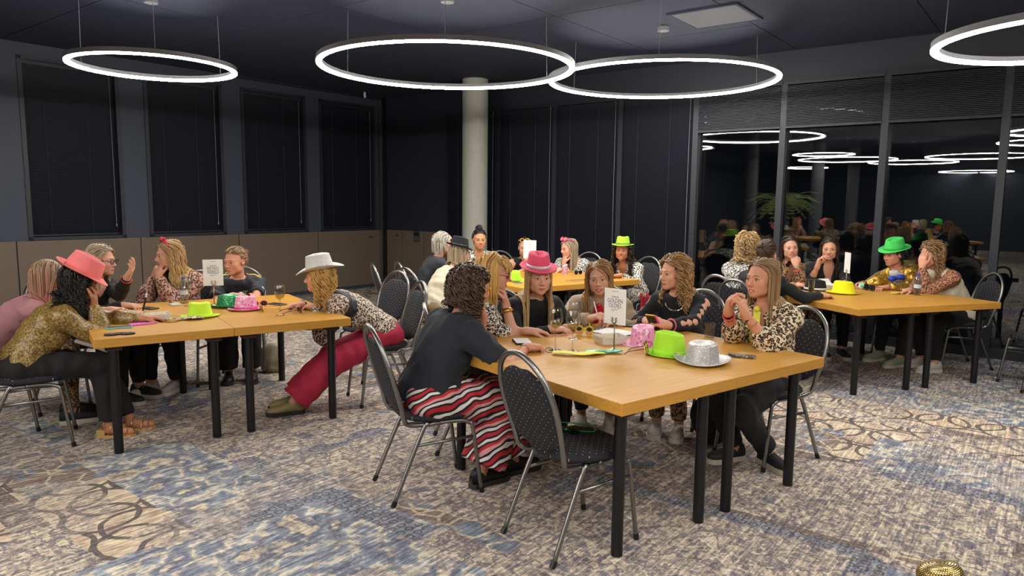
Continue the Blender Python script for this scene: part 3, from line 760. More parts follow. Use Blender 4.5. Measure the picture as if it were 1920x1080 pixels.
    tint = np.broadcast_to(rs.uniform(.15, .85, n)[:, None, None], (n, N, k)).reshape(-1); tip = np.broadcast_to(tt[None, :, None], (n, N, k)).reshape(-1)
    Vv = Vv.reshape(-1, 3)
    # scalp cap under the strands
    mu, nv = 56, 36; cv = []; keep = []
    for i in range(nv + 1):
        for j in range(mu):
            q = np.array((math.sin(PI * i / nv) * math.cos(2 * PI * j / mu), math.sin(PI * i / nv) * math.sin(2 * PI * j / mu), math.cos(PI * i / nv)))
            p = cen + q * (r0 + .003 + min(vol, .012) * .25); lim = .084 - 5.0 * p[0] ** 2 - o.get('fringe', 0.0)
            keep.append(not ((p[1] > .016 and p[2] < lim) or p[2] < (-.06 if p[1] < -.03 else -.02) or (p[1] > -.025 and p[2] < .01))); cv.append(p)
    cf = []
    for i in range(nv):
        for j in range(mu):
            q = (i * mu + j, (i + 1) * mu + j, (i + 1) * mu + (j + 1) % mu, i * mu + (j + 1) % mu)
            if sum(keep[x] for x in q) >= 3: cf.append(q)
    cv = (Rh @ np.array(cv).T).T + Hc
    F = np.concatenate([F, np.array(cf) + len(Vv)]); tint = np.concatenate([tint, np.full(len(cv), .45)]); tip = np.concatenate([tip, np.zeros(len(cv))])
    return np.concatenate([Vv, cv]), F, tint, tip

# ------------------------------------------------------------------ hats
def hat_meshes(mat, bandmat, kind='fedora', s=1.0, hs=1.0):
    k = 48; rx, ry = .088 * s, .108 * s
    hgt = {'fedora': .100, 'cowboy': .108, 'round': .096}[kind] * s * hs; bw = {'fedora': .050, 'cowboy': .078, 'round': .058}[kind] * s; tp = {'fedora': .83, 'cowboy': .83, 'round': .84}[kind]
    def surf(a, q):             # q: 0..1 brim (outer to inner), 1..2 crown wall, 2..3 top
        ca, sa = math.cos(a), math.sin(a)
        if q <= 1:
            r = bw * (1 - q); x, y = (rx + r) * ca, (ry + r) * sa; e = (1 - q) ** 1.6
            if kind == 'fedora': z = e * s * (.020 * (sa < 0) * sa * sa - .012 * max(sa, 0) + .012 * ca * ca)
            elif kind == 'cowboy': z = e * s * (.040 * ca * ca - .014 * max(sa, 0) ** 2 - .006); x *= 1 - .06 * (1 - q)
            else: z = e * s * (.014 + .014 * ca * ca)
            return x, y, z
        if q <= 2:
            u = q - 1; f = 1 - (1 - tp) * u ** 1.3
            x, y = rx * ca * f, ry * sa * f; z = hgt * u * (1.0 - .06 * sa * (kind == 'fedora'))
            if kind != 'round': x *= 1 - .22 * u ** 1.5 * max(sa, 0) ** 2
            return x, y, z
        u = q - 2; f = tp * (1 - u); x, y = rx * ca * f, ry * sa * f
        if kind != 'round': x *= 1 - .22 * max(sa, 0) ** 2 * (1 - u)
        z = hgt * (1.0 - .06 * sa * (1 - u) * (kind == 'fedora')) + s * .010 * math.sin(PI * min(u * 1.6, 1)) * (u < .62)
        z -= s * (.026 if kind != 'round' else .006) * math.exp(-(x / (.026 * s)) ** 2) * min(1, u * 3)
        return x, y, z
    Q = [0, .12, .3, .5, .75, .93, 1.0, 1.06, 1.25, 1.45, 1.65, 1.82, 1.93, 1.985, 2.03, 2.1, 2.25, 2.4, 2.6, 2.8, 2.99]
    out = []; inn = []
    for q in Q:
        for j in range(k):
            a = 2 * PI * j / k; x, y, z = surf(a, q); out.append((x, y, z + .0015)); f = .965 if q > 1 else 1.0; inn.append((x * f, y * f, z - .0025 if q <= 1 else z - .003))
    n = len(Q); N = len(out); fs = []
    for i in range(n - 1):
        for j in range(k):
            a, b = i * k + j, i * k + (j + 1) % k; fs.append((a, b, b + k, a + k)); fs.append((N + a, N + a + k, N + b + k, N + b))
    for j in range(k): fs.append((j, N + j, N + (j + 1) % k, (j + 1) % k))
    fs.append(tuple((n - 1) * k + j for j in range(k))); fs.append(tuple(N + (n - 1) * k + j for j in range(k))[::-1])
    me = MB().add(out + inn, fs).mesh('hat', mat, True)
    bn = None
    if bandmat is not None:
        m = MB(); vs = []
        for q, g in ((1.02, 1.0), (1.03, 1.028), (1.24, 1.03), (1.25, 1.0)):
            for j in range(k): x, y, z = surf(2 * PI * j / k, q); vs.append((x * g, y * g, z + .002))
        m.add(vs, [(i * k + j, i * k + (j + 1) % k, (i + 1) * k + (j + 1) % k, (i + 1) * k + j) for i in range(3) for j in range(k)])
        bn = m.mesh('hat_band', bandmat, True)
    return me, bn
def table_hat(name, label, pos, rz, mat, bandmat, kind='fedora', s=1.0, tilt=(0, 0), hs=1.0):
    o = tag(put(name, None), label, 'hat', 'party hats lying on the tables')
    me, bn = hat_meshes(mat, bandmat, kind, s, hs)
    o.matrix_world = Matrix.Translation(pos) @ Matrix.Rotation(rz, 4, 'Z') @ Matrix.Rotation(tilt[0], 4, 'X') @ Matrix.Rotation(tilt[1], 4, 'Y')
    put('crown_and_brim', me, o)
    if bn: put('hat_band', bn, o)
    return o

# ------------------------------------------------------------------ shoes and eyes
def shoe_meshes(up, sole, kind='sneaker'):
    Y = [-.075, -.06, -.03, 0, .04, .08, .12, .155, .18, .19]; Wd = [.018, .032, .036, .036, .036, .042, .046, .042, .028, .010]; Hh = [.055, .085, .095, .090, .075, .062, .052, .046, .036, .020]
    k = 12; vs = []
    for y, w, h in zip(Y, Wd, Hh):
        for j in range(k):
            a = 2 * PI * j / k; c, s_ = math.cos(a), math.sin(a); vs.append((w * c, y, .022 + (h * max(s_, 0) ** .7 if s_ > 0 else 0)))
    fs = [(i * k + j, i * k + (j + 1) % k, (i + 1) * k + (j + 1) % k, (i + 1) * k + j) for i in range(len(Y) - 1) for j in range(k)] + [tuple(range(k)), tuple((len(Y) - 1) * k + j for j in range(k))]
    u = MB().add(vs, fs); lc = MB()
    for y in (.045, .062, .079): lc.tube([(-.024, y, .082 - (y - .04) * .5), (0, y + .004, .099 - (y - .04) * .6), (.024, y, .082 - (y - .04) * .5)], .0032, 5)
    out = [(w * 1.1, y) for y, w in zip(Y, Wd)] + [(-w * 1.1, y) for y, w in zip(Y[::-1], Wd[::-1])]
    so = MB().hull([(x, y * 1.03) for x, y in out], 0, .03)
    return u.mesh('shoe', up, True), so.mesh('sole', sole), lc.mesh('laces', sole)
M_EYEW = plain('eye_white', 'd8d4cc', .25); M_IRIS = plain('dark_iris', '2a211b', .2); M_LASH = plain('lash', '1b1411', .6)
def eye_mesh():
    m = MB(); m.ball((0, 0, 0), (.0125, .0125, .0060), 12, 8); m.cur = 1; m.ball((0, .0075, 0), (.0056, .0060, .0056), 10, 8); m.cur = 2
    m.tube([(-.0125, .0075, .0010), (-.006, .0125, .0062), (.002, .0135, .0070), (.009, .0115, .0052), (.0135, .0075, .0010)], .0015, 5)
    return m.mesh('eye', [M_EYEW, M_IRIS, M_LASH], True)
EYE = eye_mesh(); BROW = {}
def brow_mesh(mat, side):
    k = (mat.name, side)
    if k not in BROW: BROW[k] = MB().tube([(.013 * side, .0915, .0205), (.024 * side, .0905, .0245), (.036 * side, .0845, .0250), (.046 * side, .0765, .0195)], [.0026, .0032, .0026, .0012], 6, flat=.6).mesh('eyebrow', mat, True)
    return BROW[k]
M_TEETH = plain('teeth', 'e6e2d8', .3); M_LIPS = plain('lips', 'b0635a', .4)
def torus_at(c, axis, Rr, r, mat, name, parent, base, flat=1.0, k=20):
    axis = unit(axis); a = unit(np.cross(axis, (0.3, .2, 1.0))); b = np.cross(axis, a)
    P = [np.asarray(c) - base + Rr * (math.cos(2 * PI * j / k) * a + math.sin(2 * PI * j / k) * b) for j in range(k)]
    return MB().tube(P, r, 6, closed=True, flat=flat).build(name, mat, parent, smooth=True)

# ------------------------------------------------------------------ one person
GUEST_YAW = {}
class Ctx: pass
def rotm(yaw, pitch, roll):
    """columns: head right?, forward, up ; forward at yaw (deg), nodding down by pitch"""
    return np.array(Matrix.Rotation(math.radians(yaw) - PI / 2, 3, 'Z') @ Matrix.Rotation(-math.radians(pitch), 3, 'X') @ Matrix.Rotation(math.radians(roll), 3, 'Y'))
def person(label, group, head, yaw, hy, hp=5, hr=0, lean=None, tl=.42, bulk=1.0, skincol='c99678', hair=None, top=None, bottom=None, shoes=None, Larm=None, Rarm=None,
           feet=None, hat=None, far=False, smile=0.0, glasses=None, extra=None, chair_label=None, chair_yaw=None, pz=.54, seed=0, face=1.0, headscale=1.0):
    rs = np.random.default_rng(100 + seed)
    q = 1.45 if far else 1.0
    hB, hG, hH, hN = .018 * q, .0115 * q, .0041 * q, .0044 * q
    F = V3(math.cos(math.radians(yaw)), math.sin(math.radians(yaw)), 0); Lt = V3(-F[1], F[0], 0)
    ln = F if lean is None else V3(math.cos(math.radians(lean)), math.sin(math.radians(lean)), 0)
    Hc = V3(*head); Rh = rotm(hy, hp, hr); hF = Rh[:, 1]
    N = Hc + V3(0, 0, -.178) - unit(V3(hF[0], hF[1], 0)) * .028 - ln * .028
    dz = N[2] - pz; tl = max(tl, dz * 1.01); hor = math.sqrt(max(tl * tl - dz * dz, 0))
    P = V3(N[0] - ln[0] * hor, N[1] - ln[1] * hor, pz)
    base = V3(P[0], P[1], 0)
    bk = unit(V3(-ln[0], -ln[1], .4 * hor / max(tl, .1)))
    def Sp(t): return P + (N - P) * t + bk * (.035 + .05 * hor) * math.sin(PI * t)
    def fr(t):
        s = unit(Sp(min(t + .05, 1.05)) - Sp(t - .05)); l = unit(Lt - s * np.dot(Lt, s)); return l, np.cross(l, s), s
    def tor(b=bulk, bust=1.0):
        E = []
        for t, r, k in ((.02, (.160, .118, .115), .03), (.36, (.126, .098, .125), .05), (.66, (.142, .108, .13), .05), (.83, (.150, .088, .075), .04)):
            l, f, s = fr(t); E.append(('e', Sp(t), np.array(r) * (b, b, 1), np.stack([l, f, s], 1), k, 'u'))
        l, f, s = fr(.9); E.append(('c', Sp(.90) + l * .13, Sp(.90) - l * .13, .056, .056, .05, 'u', 0))
        l, f, s = fr(.62)
        for g in (-1, 1): E.append(('e', Sp(.62) + f * .078 * b + l * g * .064, np.array((.056, .048, .058)) * b * bust, np.stack([l, f, s], 1), .035, 'u'))
        l, f, s = fr(.95)
        for g in (-1, 1): E.append(('c', N + s * .005, Sp(.90) + l * g * .13, .046, .046, .035, 'u', 0))
        return E
    seatp = [('e', P + Lt * g * .078 * bulk - F * .045 + V3(0, 0, -.015), np.array((.092, .095, .075)) * bulk, None, .04, 'u') for g in (-1, 1)]
    l9, f9, s9 = fr(.9)
    c = Ctx(); c.h = lambda x, y, z: Hc + Rh @ V3(x, y, z); c.F = F; c.L = Lt; c.P = P; c.N = N; c.S = Sp; c.fr = fr; c.Rh = Rh; c.Hc = Hc; c.base = base; c.Up = V3(0, 0, 1); c.arms = []; c.legs = []
    arms = c.arms
    for g, spec in ((1, Larm), (-1, Rarm)):
        sj = Sp(.90) + l9 * g * .168 * (.5 + .5 * bulk) - s9 * .008
        if spec is None: spec = lambda c, g=g: (P + F * .26 + Lt * g * .10 + V3(0, 0, .15), V3(0, 0, -.3) + Lt * g * .8 - F * .3, F * .9 - V3(0, 0, .25) - Lt * g * .2, V3(0, 0, -1), .35)
        w, pole, fd, pn, curl = spec(c)[:5]
        el = ik(sj, w, .275, .245, pole); arms.append((g, sj, el, np.asarray(w, float), fd, pn, curl))
    legs = c.legs
    for g, i in ((1, 0), (-1, 1)):
        hj = P + Lt * g * .085 * bulk + V3(0, 0, -.02)
        if feet is not None: an = V3(feet[i][0], feet[i][1], .095 + (feet[i][2] if len(feet[i]) > 2 else 0)); fdv = unit(V3(math.cos(math.radians(feet[i][3])), math.sin(math.radians(feet[i][3])), 0)) if len(feet[i]) > 3 else F
        else: an = P + F * .43 + Lt * g * .10; an[2] = .095; fdv = F
        kn = ik(hj, an, .42, .40, V3(0, 0, 1) + F * .8); legs.append((g, hj, kn, an, fdv))
    body = tor() + seatp
    neckT = Hc + Rh @ V3(0, -.022, -.055); body.append(('c', N - s9 * .03, neckT, .050, .047, .02, 'u', 0))
    for g, sj, el, w, fd, pn, curl in arms:
        body += [('e', sj, (.053, .053, .053), None, .03, 'u'), ('c', sj, el, .047 * bulk, .037, .02, 'u', 0), ('c', el, el + (w - el) * .35, .037, .0385, .01, 'u', 0), ('c', el + (w - el) * .35, w, .0385, .0245, .01, 'u', 0)]
    for g, hj, kn, an, fdv in legs:
        body += [('c', hj, kn, .086 * bulk, .056, .03, 'u', 0), ('c', kn, kn + (an - kn) * .35, .053, .054, .02, 'u', 0), ('c', kn + (an - kn) * .35, an, .054, .035, .02, 'u', 0), ('c', an - V3(0, 0, .045), an + fdv * .14 - V3(0, 0, .065), .034, .026, .02, 'u', 0)]
    pts = np.array([P, N, Hc] + [x for a in arms for x in a[1:4]] + [x for a in legs for x in a[1:4]]); lo, hi = pts.min(0) - .2, pts.max(0) + .2
    lo[2] = max(lo[2], -.02)
    Vb, Fb = Field(lo, hi, hB).run(body).net()
    ctr = Vb[Fb].mean(1); nm = .5 * (N + neckT); na = unit(neckT - N)
    keep = ~(((ctr - nm) @ na > .004) & (np.linalg.norm(ctr - neckT, axis=1) < .2))
    for g, sj, el, w, fd, pn, curl in arms: a = unit(w - el); keep &= ~(((ctr - w) @ a > -.018) & (np.linalg.norm(ctr - w, axis=1) < .14))
    VV = [Vb]; FF = [Fb[keep]]; MI = [np.zeros(keep.sum())]
    # head, in its own frame
    hp_ = head_prims(dict(face=face, smile=smile)); iv = lambda p: Rh.T @ (p - Hc) / headscale
    nf = Field((-.115, -.135, -.20), (.115, .145, .150), hH); nf.run(hp_); nf.cone(iv(N), iv(neckT), .050, .047, .02)
    Vh, Fh = nf.net(); ctr = Vh[Fh].mean(1); w_ = (Rh @ ctr.T).T * headscale + Hc; kp = (w_ - nm) @ na > -.012
    mi = (((ctr[:, 0] / (.0235 + .005 * smile)) ** 2 + ((ctr[:, 2] + .0662 + .003 * smile - .25 * np.abs(ctr[:, 0]) * smile * .6) / (.0088 + .004 * smile)) ** 2 < 1) & (ctr[:, 1] > .08)).astype(int)
    o_ = len(Vb); VV.append((Rh @ Vh.T).T * headscale + Hc); FF.append(Fh[kp] + o_); MI.append(mi[kp]); o_ += len(Vh)
    for g, sj, el, w, fd, pn, curl in arms:
        hpr = hand_prims(w, fd, pn, g, curl); hf = Field(w - .19, w + .19, hN); hf.cone(el + (w - el) * .35, w, .0385, .0245, .01); hf.cone(w - unit(w - el) * .01, w + unit(fd) * .03, .0245, .022, .012); hf.run(hpr)
        Vn, Fn = hf.net(); ctr = Vn[Fn].mean(1); kp = (ctr - w) @ unit(w - el) > -.026
        VV.append(Vn); FF.append(Fn[kp] + o_); MI.append(np.zeros(kp.sum())); o_ += len(Vn)
    sk = skin('skin_' + skincol, skincol)
    root = thing('person', label, 'person', tuple(base), 0, group)
    c.root = root; GUEST_YAW[root.name] = yaw
    put('body', np_mesh('body', np.concatenate(VV) - base, np.concatenate(FF), [sk, M_LIPS], np.concatenate(MI)), root)
    # clothes
    for top in (top if isinstance(top, list) else [top] if top else []):
        E = tor(bulk, top.get('bust', 1.0)); sl = top.get('sleeve', 'long'); gr = top.get('grow', .011)
        fl = Field(lo, hi, hG).run(E[:1], gr + .018, 1.2).run(E[1:4] + ([E[4]] if sl != 'none' else []) + E[5:], gr, 1.3)
        if not hasattr(c, 'tors'): c.tors = Field(lo, hi, hG); c.tors.d = fl.d.copy()
        for g, sj, el, w, fd, pn, curl in arms:
            lr = top.get('loose', .0)
            if sl == 'none': fl.cone(sj + l9 * g * .012, sj + l9 * g * .10 - s9 * .03, .062, .08, .015, 's'); continue
            fl.ell(sj, np.array((.053, .053, .053)) + gr, None, .03)
            end = {'short': sj + (el - sj) * .72}.get(sl, el); fl.cone(sj, end, .047 * bulk + gr + lr * .5, (.040 if sl == 'short' else .037) + gr + lr, .02, flat=sl == 'short')
            if sl in ('long', '3q'):
                wr = el + (w - el) * (.97 if sl == 'long' else .5); m_ = el + (wr - el) * .4
                fl.cone(el, m_, .037 + gr + lr, .0385 + gr + lr, .015); fl.cone(m_, wr, .0385 + gr + lr, (.0265 if sl == 'long' else .036) + gr * .8 + lr * .3, .01, flat=1)
        nk = top.get('neck', 'crew'); l, f, s = fr(.97)
        fl.cone(N - s * .035, neckT, .060, .075, .012, 's')
        if nk == 'scoop': fl.ell(N + f * .060 - s * .005, (.082, .075, .078), np.stack([l, f, s], 1), .01, 's')
        if nk == 'v': fl.cone(N + f * .045 + s * .02, N + f * .15 - s * top.get('vdeep', .16), .060, .008, .01, 's')
        for cut in top.get('cuts', lambda c, a: [])(c, arms): fl.ell(cut[0], (cut[1],) * 3, None, .004, 's')
        if top.get('fold', 1): fl.folds(top.get('fold', 1) * .0042, seed, .085)
        l, f, s = fr(0); fl.plane(P - s * top.get('hem', .03), -s)
        Vt, Ft = fl.net(); put(top.get('name', 'shirt'), np_mesh(top.get('name', 'shirt'), Vt - base, Ft, [top['mat']]), root); c.top = getattr(c, 'top', fl)
    if bottom:
        E = tor(bulk * .97)[:2] + seatp; gr = bottom.get('grow', .010); flr = bottom.get('flare', .0)
        fl = Field(lo, hi, hG).run(E, gr, 1.2); l, f, s = fr(.3); fl.plane(Sp(.22), s)
        for g, hj, kn, an, fdv in legs:
            en = kn + (an - kn) * bottom.get('len', .95)
            fl.cone(hj, kn, .088 * bulk + gr, .066 + gr + flr * .4, .035); fl.cone(kn, en, .066 + gr + flr * .4, .040 + gr + flr, .025, flat=1)
        fl.folds(.0045, seed + 50, .10)
        Vt, Ft = fl.net(); put('trousers', np_mesh('trousers', Vt - base, Ft, [bottom['mat']]), root)
    if shoes:
        for g, hj, kn, an, fdv in legs:
            Ms = Matrix.Translation(Vector(an - V3(0, 0, .095) - base)) @ Matrix.Rotation(math.atan2(fdv[1], fdv[0]) - PI / 2, 4, 'Z')
            x = put('shoe', shoes[0], root, M=Ms); put('sole', shoes[1], x)
            if len(shoes) > 2 and shoes[2]: put('laces', shoes[2], x)
    Mh = Matrix.Translation(Vector(Hc - base)) @ Matrix([list(r) for r in Rh]).to_4x4() @ Matrix.Scale(headscale, 4)
    c.Mh = Mh
    for g in (-1, 1):
        put('eye', EYE, root, M=Mh @ Matrix.Translation((.031 * g * face, .0768, .0008)) @ Matrix.Diagonal((g * 1.08, 1.02, 1.22, 1)))
        if hair: put('eyebrow', brow_mesh(hair.get('brow', hair['mat']), g), root, M=Mh)
    if smile > .3: MB().ball((0, .0845, -.0670), (.0190, .0068, .0054)).build('teeth', M_TEETH, root, smooth=True).matrix_local = Mh
    if hair:
        bodyc = [(Sp(.25), Sp(.85), .115 * bulk + .02, .125 * bulk), (Sp(.90) + l9 * .15, Sp(.90) - l9 * .15, .066, .066), (N, neckT, .055, .05)]
        bodyc += [(a[1], a[2], .058, .05) for a in arms]
        Vx, Fx, ti, tp = locks(dict(hair, hat=bool(hat), dens=1.0 if far else 1.75), Hc, Rh, bodyc, rs)
        me = np_mesh('hair', Vx - base, Fx, [hair['mat']])
        at = me.color_attributes.new('tint', 'FLOAT_COLOR', 'POINT'); z = np.zeros((len(ti), 4), np.float32); z[:, 0] = ti; z[:, 1] = tp; z[:, 3] = 1
        used = np.unique(Fx); at.data.foreach_set('color', z[used].ravel())
        hob = put('hair', me, root)
        if hair.get('bun') is not None:
            bc = V3(*hair['bun']); m = MB(); m.ball(bc, hair.get('bunr', .035), 14, 10)
            for i in range(14):
                ax = unit(rs.normal(size=3)); a = unit(np.cross(ax, (0.2, .9, .3))); b = np.cross(ax, a); rr = hair.get('bunr', .035) * 1.02
                m.tube([bc + rr * (math.cos(t) * a + math.sin(t) * b) + rs.normal(size=3) * .002 for t in np.linspace(0, 5.2, 14)], .0065, 5)
            x = m.build('hair_bun', hair['mat'], root, smooth=True); x.matrix_local = Mh
    if hat:
        me, bn = hat_meshes(hat['mat'], hat.get('band'), hat.get('kind', 'fedora'), hat.get('s', 1.0))
        Mt = Mh @ Matrix.Translation((0, -.014 + hat.get('dy', 0), hat.get('z', .058))) @ Matrix.Rotation(math.radians(hat.get('tilt', -5)), 4, 'X') @ Matrix.Rotation(math.radians(hat.get('roll', 0)), 4, 'Y')
        x = put('hat', me, root, M=Mt)
        if bn: put('hat_band', bn, x)
    if extra: extra(c)
    if chair_label:
        cy = yaw if chair_yaw is None else chair_yaw; d = V3(math.cos(math.radians(cy)), math.sin(math.radians(cy)), 0)
        p = P - d * .0; chair(p[0], p[1], cy, chair_label)
    return c

# ------------------------------------------------------------------ clothes used below
M_BLACK = cloth('black_jersey', '111114'); M_NAVY = cloth('navy_cotton', '191c25'); M_BLKTR = cloth('black_trousers', '121214', .85, .25)
M_LEO = leopard('leopard_print', 'd8c3a0', '1c1613', '9a6c40', 46.0, .03); M_LEOD = leopard('brown_leopard_print', 'b08c66', '2a1c15', '6b452c', 56.0)
M_LEOP = leopard('pink_leopard_chiffon', 'c09684', '3e2a26', '9a6a58', 46.0); M_LEOG = leopard('gold_leopard_satin', 'a5884a', '57431f', '8a6d36', 85.0, .02, .4)
M_LEOW = leopard('cream_black_leopard', 'ddd5c6', '17161a', 'b6aa98', 50.0, .04); M_ZEB = leopard('white_black_speckle', 'd8d4ca', '15151a', '3a3a3e', 72.0, .02)
M_LEOR = leopard('rust_leopard_sleeve', 'bb8466', '3a2018', '6f3f2b', 78.0); M_LEOB = leopard('maroon_leopard', 'd9c9b4', '2a1714', '6d3226', 72.0, .03)
M_CREAM = cloth('cream_knit', 'd2c6ac', .9, .5); M_BEIGE = cloth('beige_sweater', 'a8957b'); M_REDTR = cloth('red_trousers', 'b01f3f', .8, .3)
M_SEQ = glitter('gold_sequins', 'a07a28', 'f2d98a', 130.0, .28, .7)
M_PINK = cloth('pink_felt', 'e2506f', .85, .08); M_CORAL = cloth('coral_pink_felt', 'ee7f7c', .85, .08); M_LIME = cloth('lime_felt', 'a6e22e', .85, .08); M_LIME2 = cloth('yellow_green_felt', 'c3ea35', .85, .08)
M_YEL = cloth('neon_yellow_felt', 'efec14', .85, .08); M_GREEN = cloth('bright_green_felt', '46cf5e', .85, .08); M_BLKHAT = cloth('black_felt', '17171a', .9, .08); M_WHITEHAT = glitter('white_sequin_hat', 'cfcdc6', 'f7f6f2', 300.0, .5, .05)
M_SILVER = glitter('silver_glitter', 'b9b8b6', 'ffffff', 320.0, .4, .35); M_GRSEQ = glitter('green_sequins', '1f8a4e', '9df0c0', 180.0, .3, .4); M_PKFLOW = floral('pink_floral', 'e79ac0', 'f7e9ee', 'c94f93', 48.0)
M_BANDW = glitter('white_jewel_band', 'd9c8cc', 'ffffff', 220.0, .3, .2); M_YTIE = cloth('neon_yellow_satin', 'e4e04a', .5, .2); M_GTIE = glitter('lime_sequin', '86d638', 'd8ff9a', 200.0, .4, .2); M_RTIE = cloth('red_satin', 'c3152f', .5, .2); M_BTIE = cloth('royal_blue_satin', '1c3fae', .4, .2)
def stripes_mat():
    t = NT('red_black_white_stripes'); sx = t.n('SeparateXYZ'); t.set(sx, 0, t.coord((1, 1, 1), (.35, .5, .2)))
    n = t.noise(t.coord(), 5.0, 2.0)
    f = t.math('FRACT', t.math('MULTIPLY_ADD', sx.outputs[2], 8.5, t.math('MULTIPLY', n, .9)))
    c = t.ramp(f, [(0, 'b3202c'), (.16, '18161a'), (.24, 'd9cfca'), (.36, '18161a'), (.44, 'c98f8c'), (.56, 'b3202c'), (.68, '1c1a1e'), (.78, 'ded6d0'), (.90, '18161a')], 'CONSTANT')
    t.bump(n, .2, .02); return t.out(c, .8)
M_STRIPE = stripes_mat()
HM = dict(black=hairmat('black_hair', '1a1614'), brown=hairmat('brown_hair', '4d3a2c'), dbrown=hairmat('dark_brown_hair', '33251d'), lbrown=hairmat('light_brown_hair', '87684a', 'a5855d'), blond=hairmat('blond_hair', 'b39466', 'c9ab79'),
          gold=hairmat('golden_blond_hair', 'c99f5c'), ash=hairmat('ash_blond_hair', 'a5947c', 'b8a68a'), white=hairmat('white_hair', 'c4bfb4'), pinkt=hairmat('blond_pink_hair', 'a98f70', 'c46a72'), honey=hairmat('honey_hair', '8f6c45', 'b08a58'))
SH_W = shoe_meshes(plain('white_sneaker_leather', 'c9c4ba', .6), plain('white_rubber', 'd5d2ca', .6)); SH_B = shoe_meshes(plain('black_sneaker_mesh', '1c1b1d', .7), plain('off_white_rubber', 'b9b2a4', .6))
SH_G = shoe_meshes(plain('green_white_sneaker', '9fa690', .6), plain('cream_rubber', 'cfc9b9', .6)); SH_O = shoe_meshes(plain('olive_gold_sneaker', '8c7f55', .5), plain('black_rubber', '222120', .6)); SH_K = shoe_meshes(plain('black_boot', '1a181a', .5), plain('dark_rubber', '2c2a28', .7))
M_GOLD = metal('gold_metal', 'c9a24e', .3); M_WHT = plain('white_enamel', 'e8e6e2', .4); M_REDB = plain('red_wristband', 'd6453c', .6); M_PINKB = plain('pink_plastic', 'dd3f9a', .35); M_YELP = plain('yellow_plastic', 'dcc520', .35)
M_LENS = plain('dark_lens', '15131a', .12); M_SILV = metal('silver_chain', 'c4c4c4', .3)
def eyewear(name, c, fm, lm=None, r=.023, up=0.0, fwd=0.0, deg=0.0, heart=False, thick=.0022):
    m = MB(); ln = MB()
    for g in (-1, 1):
        rim = []
        for j in range(24):
            a = 2 * PI * j / 24; x, z = r * math.cos(a), r * .85 * math.sin(a)
            if heart: q = a - PI / 2; x = r * 1.15 * math.sin(a) ** 3; z = r * (.85 * math.cos(a) - .33 * math.cos(2 * a) - .13 * math.cos(3 * a))
            rim.append((.034 * g + x, .104 - .10 * abs(.034 * g + x) ** 1.5 * 3, z))
        m.tube(rim, thick, 6, closed=True)
        m.tube([(.034 * g + r * g, .094, .004), (.078 * g, .06, .006), (.083 * g, .0, .008), (.082 * g, -.02, -.012)], thick * .8, 5)
        if lm: n = len(ln.v); ln.add(rim + [(.034 * g, rim[6][1] + .003, 0)], [(j, (j + 1) % 24, 24) for j in range(24)])
    m.tube([(-.012, .103, .004), (0, .107, .007), (.012, .103, .004)], thick, 5)
    Mx = c.Mh @ Matrix.Translation((0, fwd, up)) @ Matrix.Rotation(math.radians(deg), 4, 'X')
    x = m.build(name, fm, c.root, smooth=True); x.matrix_local = Mx
    if lm: ln.build('lens', lm, x, smooth=True)
    return x
def front(c, t, dx=0.0, start=.25, gap=.004, fld='tors'):
    """point on the outside of the shirt in front of the spine"""
    l, f, s = c.fr(t); f = unit(V3(f[0], f[1], f[2] * .15)); s = np.cross(f, l); p = c.S(t) - l * dx + f * start
    fd = getattr(c, fld)
    for i in range(60):
        if fd.at(p) < gap: break
        p = p - f * .004
    return p, l, f, s
def tie(c, mat, t0=.93, t1=.45, w0=.016, w1=.042, n=9, name='necktie', out=.0):
    V = []; 
    for i in range(n):
        t = t0 + (t1 - t0) * i / (n - 1); p, l, f, s = front(c, t, gap=.006); p = p + f * out * min(1, i / 3); w = w0 + (w1 - w0) * (i / (n - 1)) ** .8
        if i == n - 1: w *= .3
        if i == 0: w = w0 * 1.3
        V += [p - l * w - c.base, p + f * .005 - c.base, p + l * w - c.base, p - f * .004 - c.base]
    F = []
    for i in range(n - 1):
        for j in range(4): a = i * 4 + j; b = i * 4 + (j + 1) % 4; F.append((a, b, b + 4, a + 4))
    F += [(0, 3, 2, 1), tuple((n - 1) * 4 + j for j in range(4))]
    x = MB().add(V, F).build(name, mat, c.root, smooth=True, sharp=50)
    p, l, f, s = front(c, t0, gap=.006)
    MB().ball(p - c.base + s * .012, (.02, .016, .02)).build('knot', mat, x, smooth=True)
    return x
def wristband(c, arm, mat, name='bracelet', back=.03, r=.031, th=.0045, flat=2.2):
    g, sj, el, w, fd, pn, cu = arm
    a = unit(w - el); torus_at(w - a * back, a, r, th, mat, name, c.root, c.base, flat)
def arm_of(spec, side): return spec
def two(*fs):
    def run(c):
        for f in fs: f(c)
    return run
def chin(x=.0, y=.12, z=-.12, fd=None, curl=.9, wide=.25):
    """hand at the chin, elbow on the table: x>0 is the wearer's right"""
    return lambda c: (c.h(x, y, z), V3(0, 0, -1) + c.F * .25 + c.L * (-wide if x > 0 else wide), unit(c.h(x * .6, y - .045, z + .12) - c.h(x, y, z)) if fd is None else fd, c.h(x, y - .1, z + .03) - c.h(x, y, z), curl)
def onT(k, u, v, ang, curl=.35, z=.782, out=0.5, side=1):
    """hand resting on table k, fingers pointing at angle ang (deg)"""
    d = V3(math.cos(math.radians(ang)), math.sin(math.radians(ang)), -.06)
    return lambda c: (T(k, u, v, z), V3(0, 0, -.55) + c.L * side * out - c.F * .25, d, V3(0, 0, -1), curl)
LT, RT = 1, -1
G1, G2, G3, G4 = 'people at the left table', 'people at the far table', 'people at the front table', 'people at the right table'
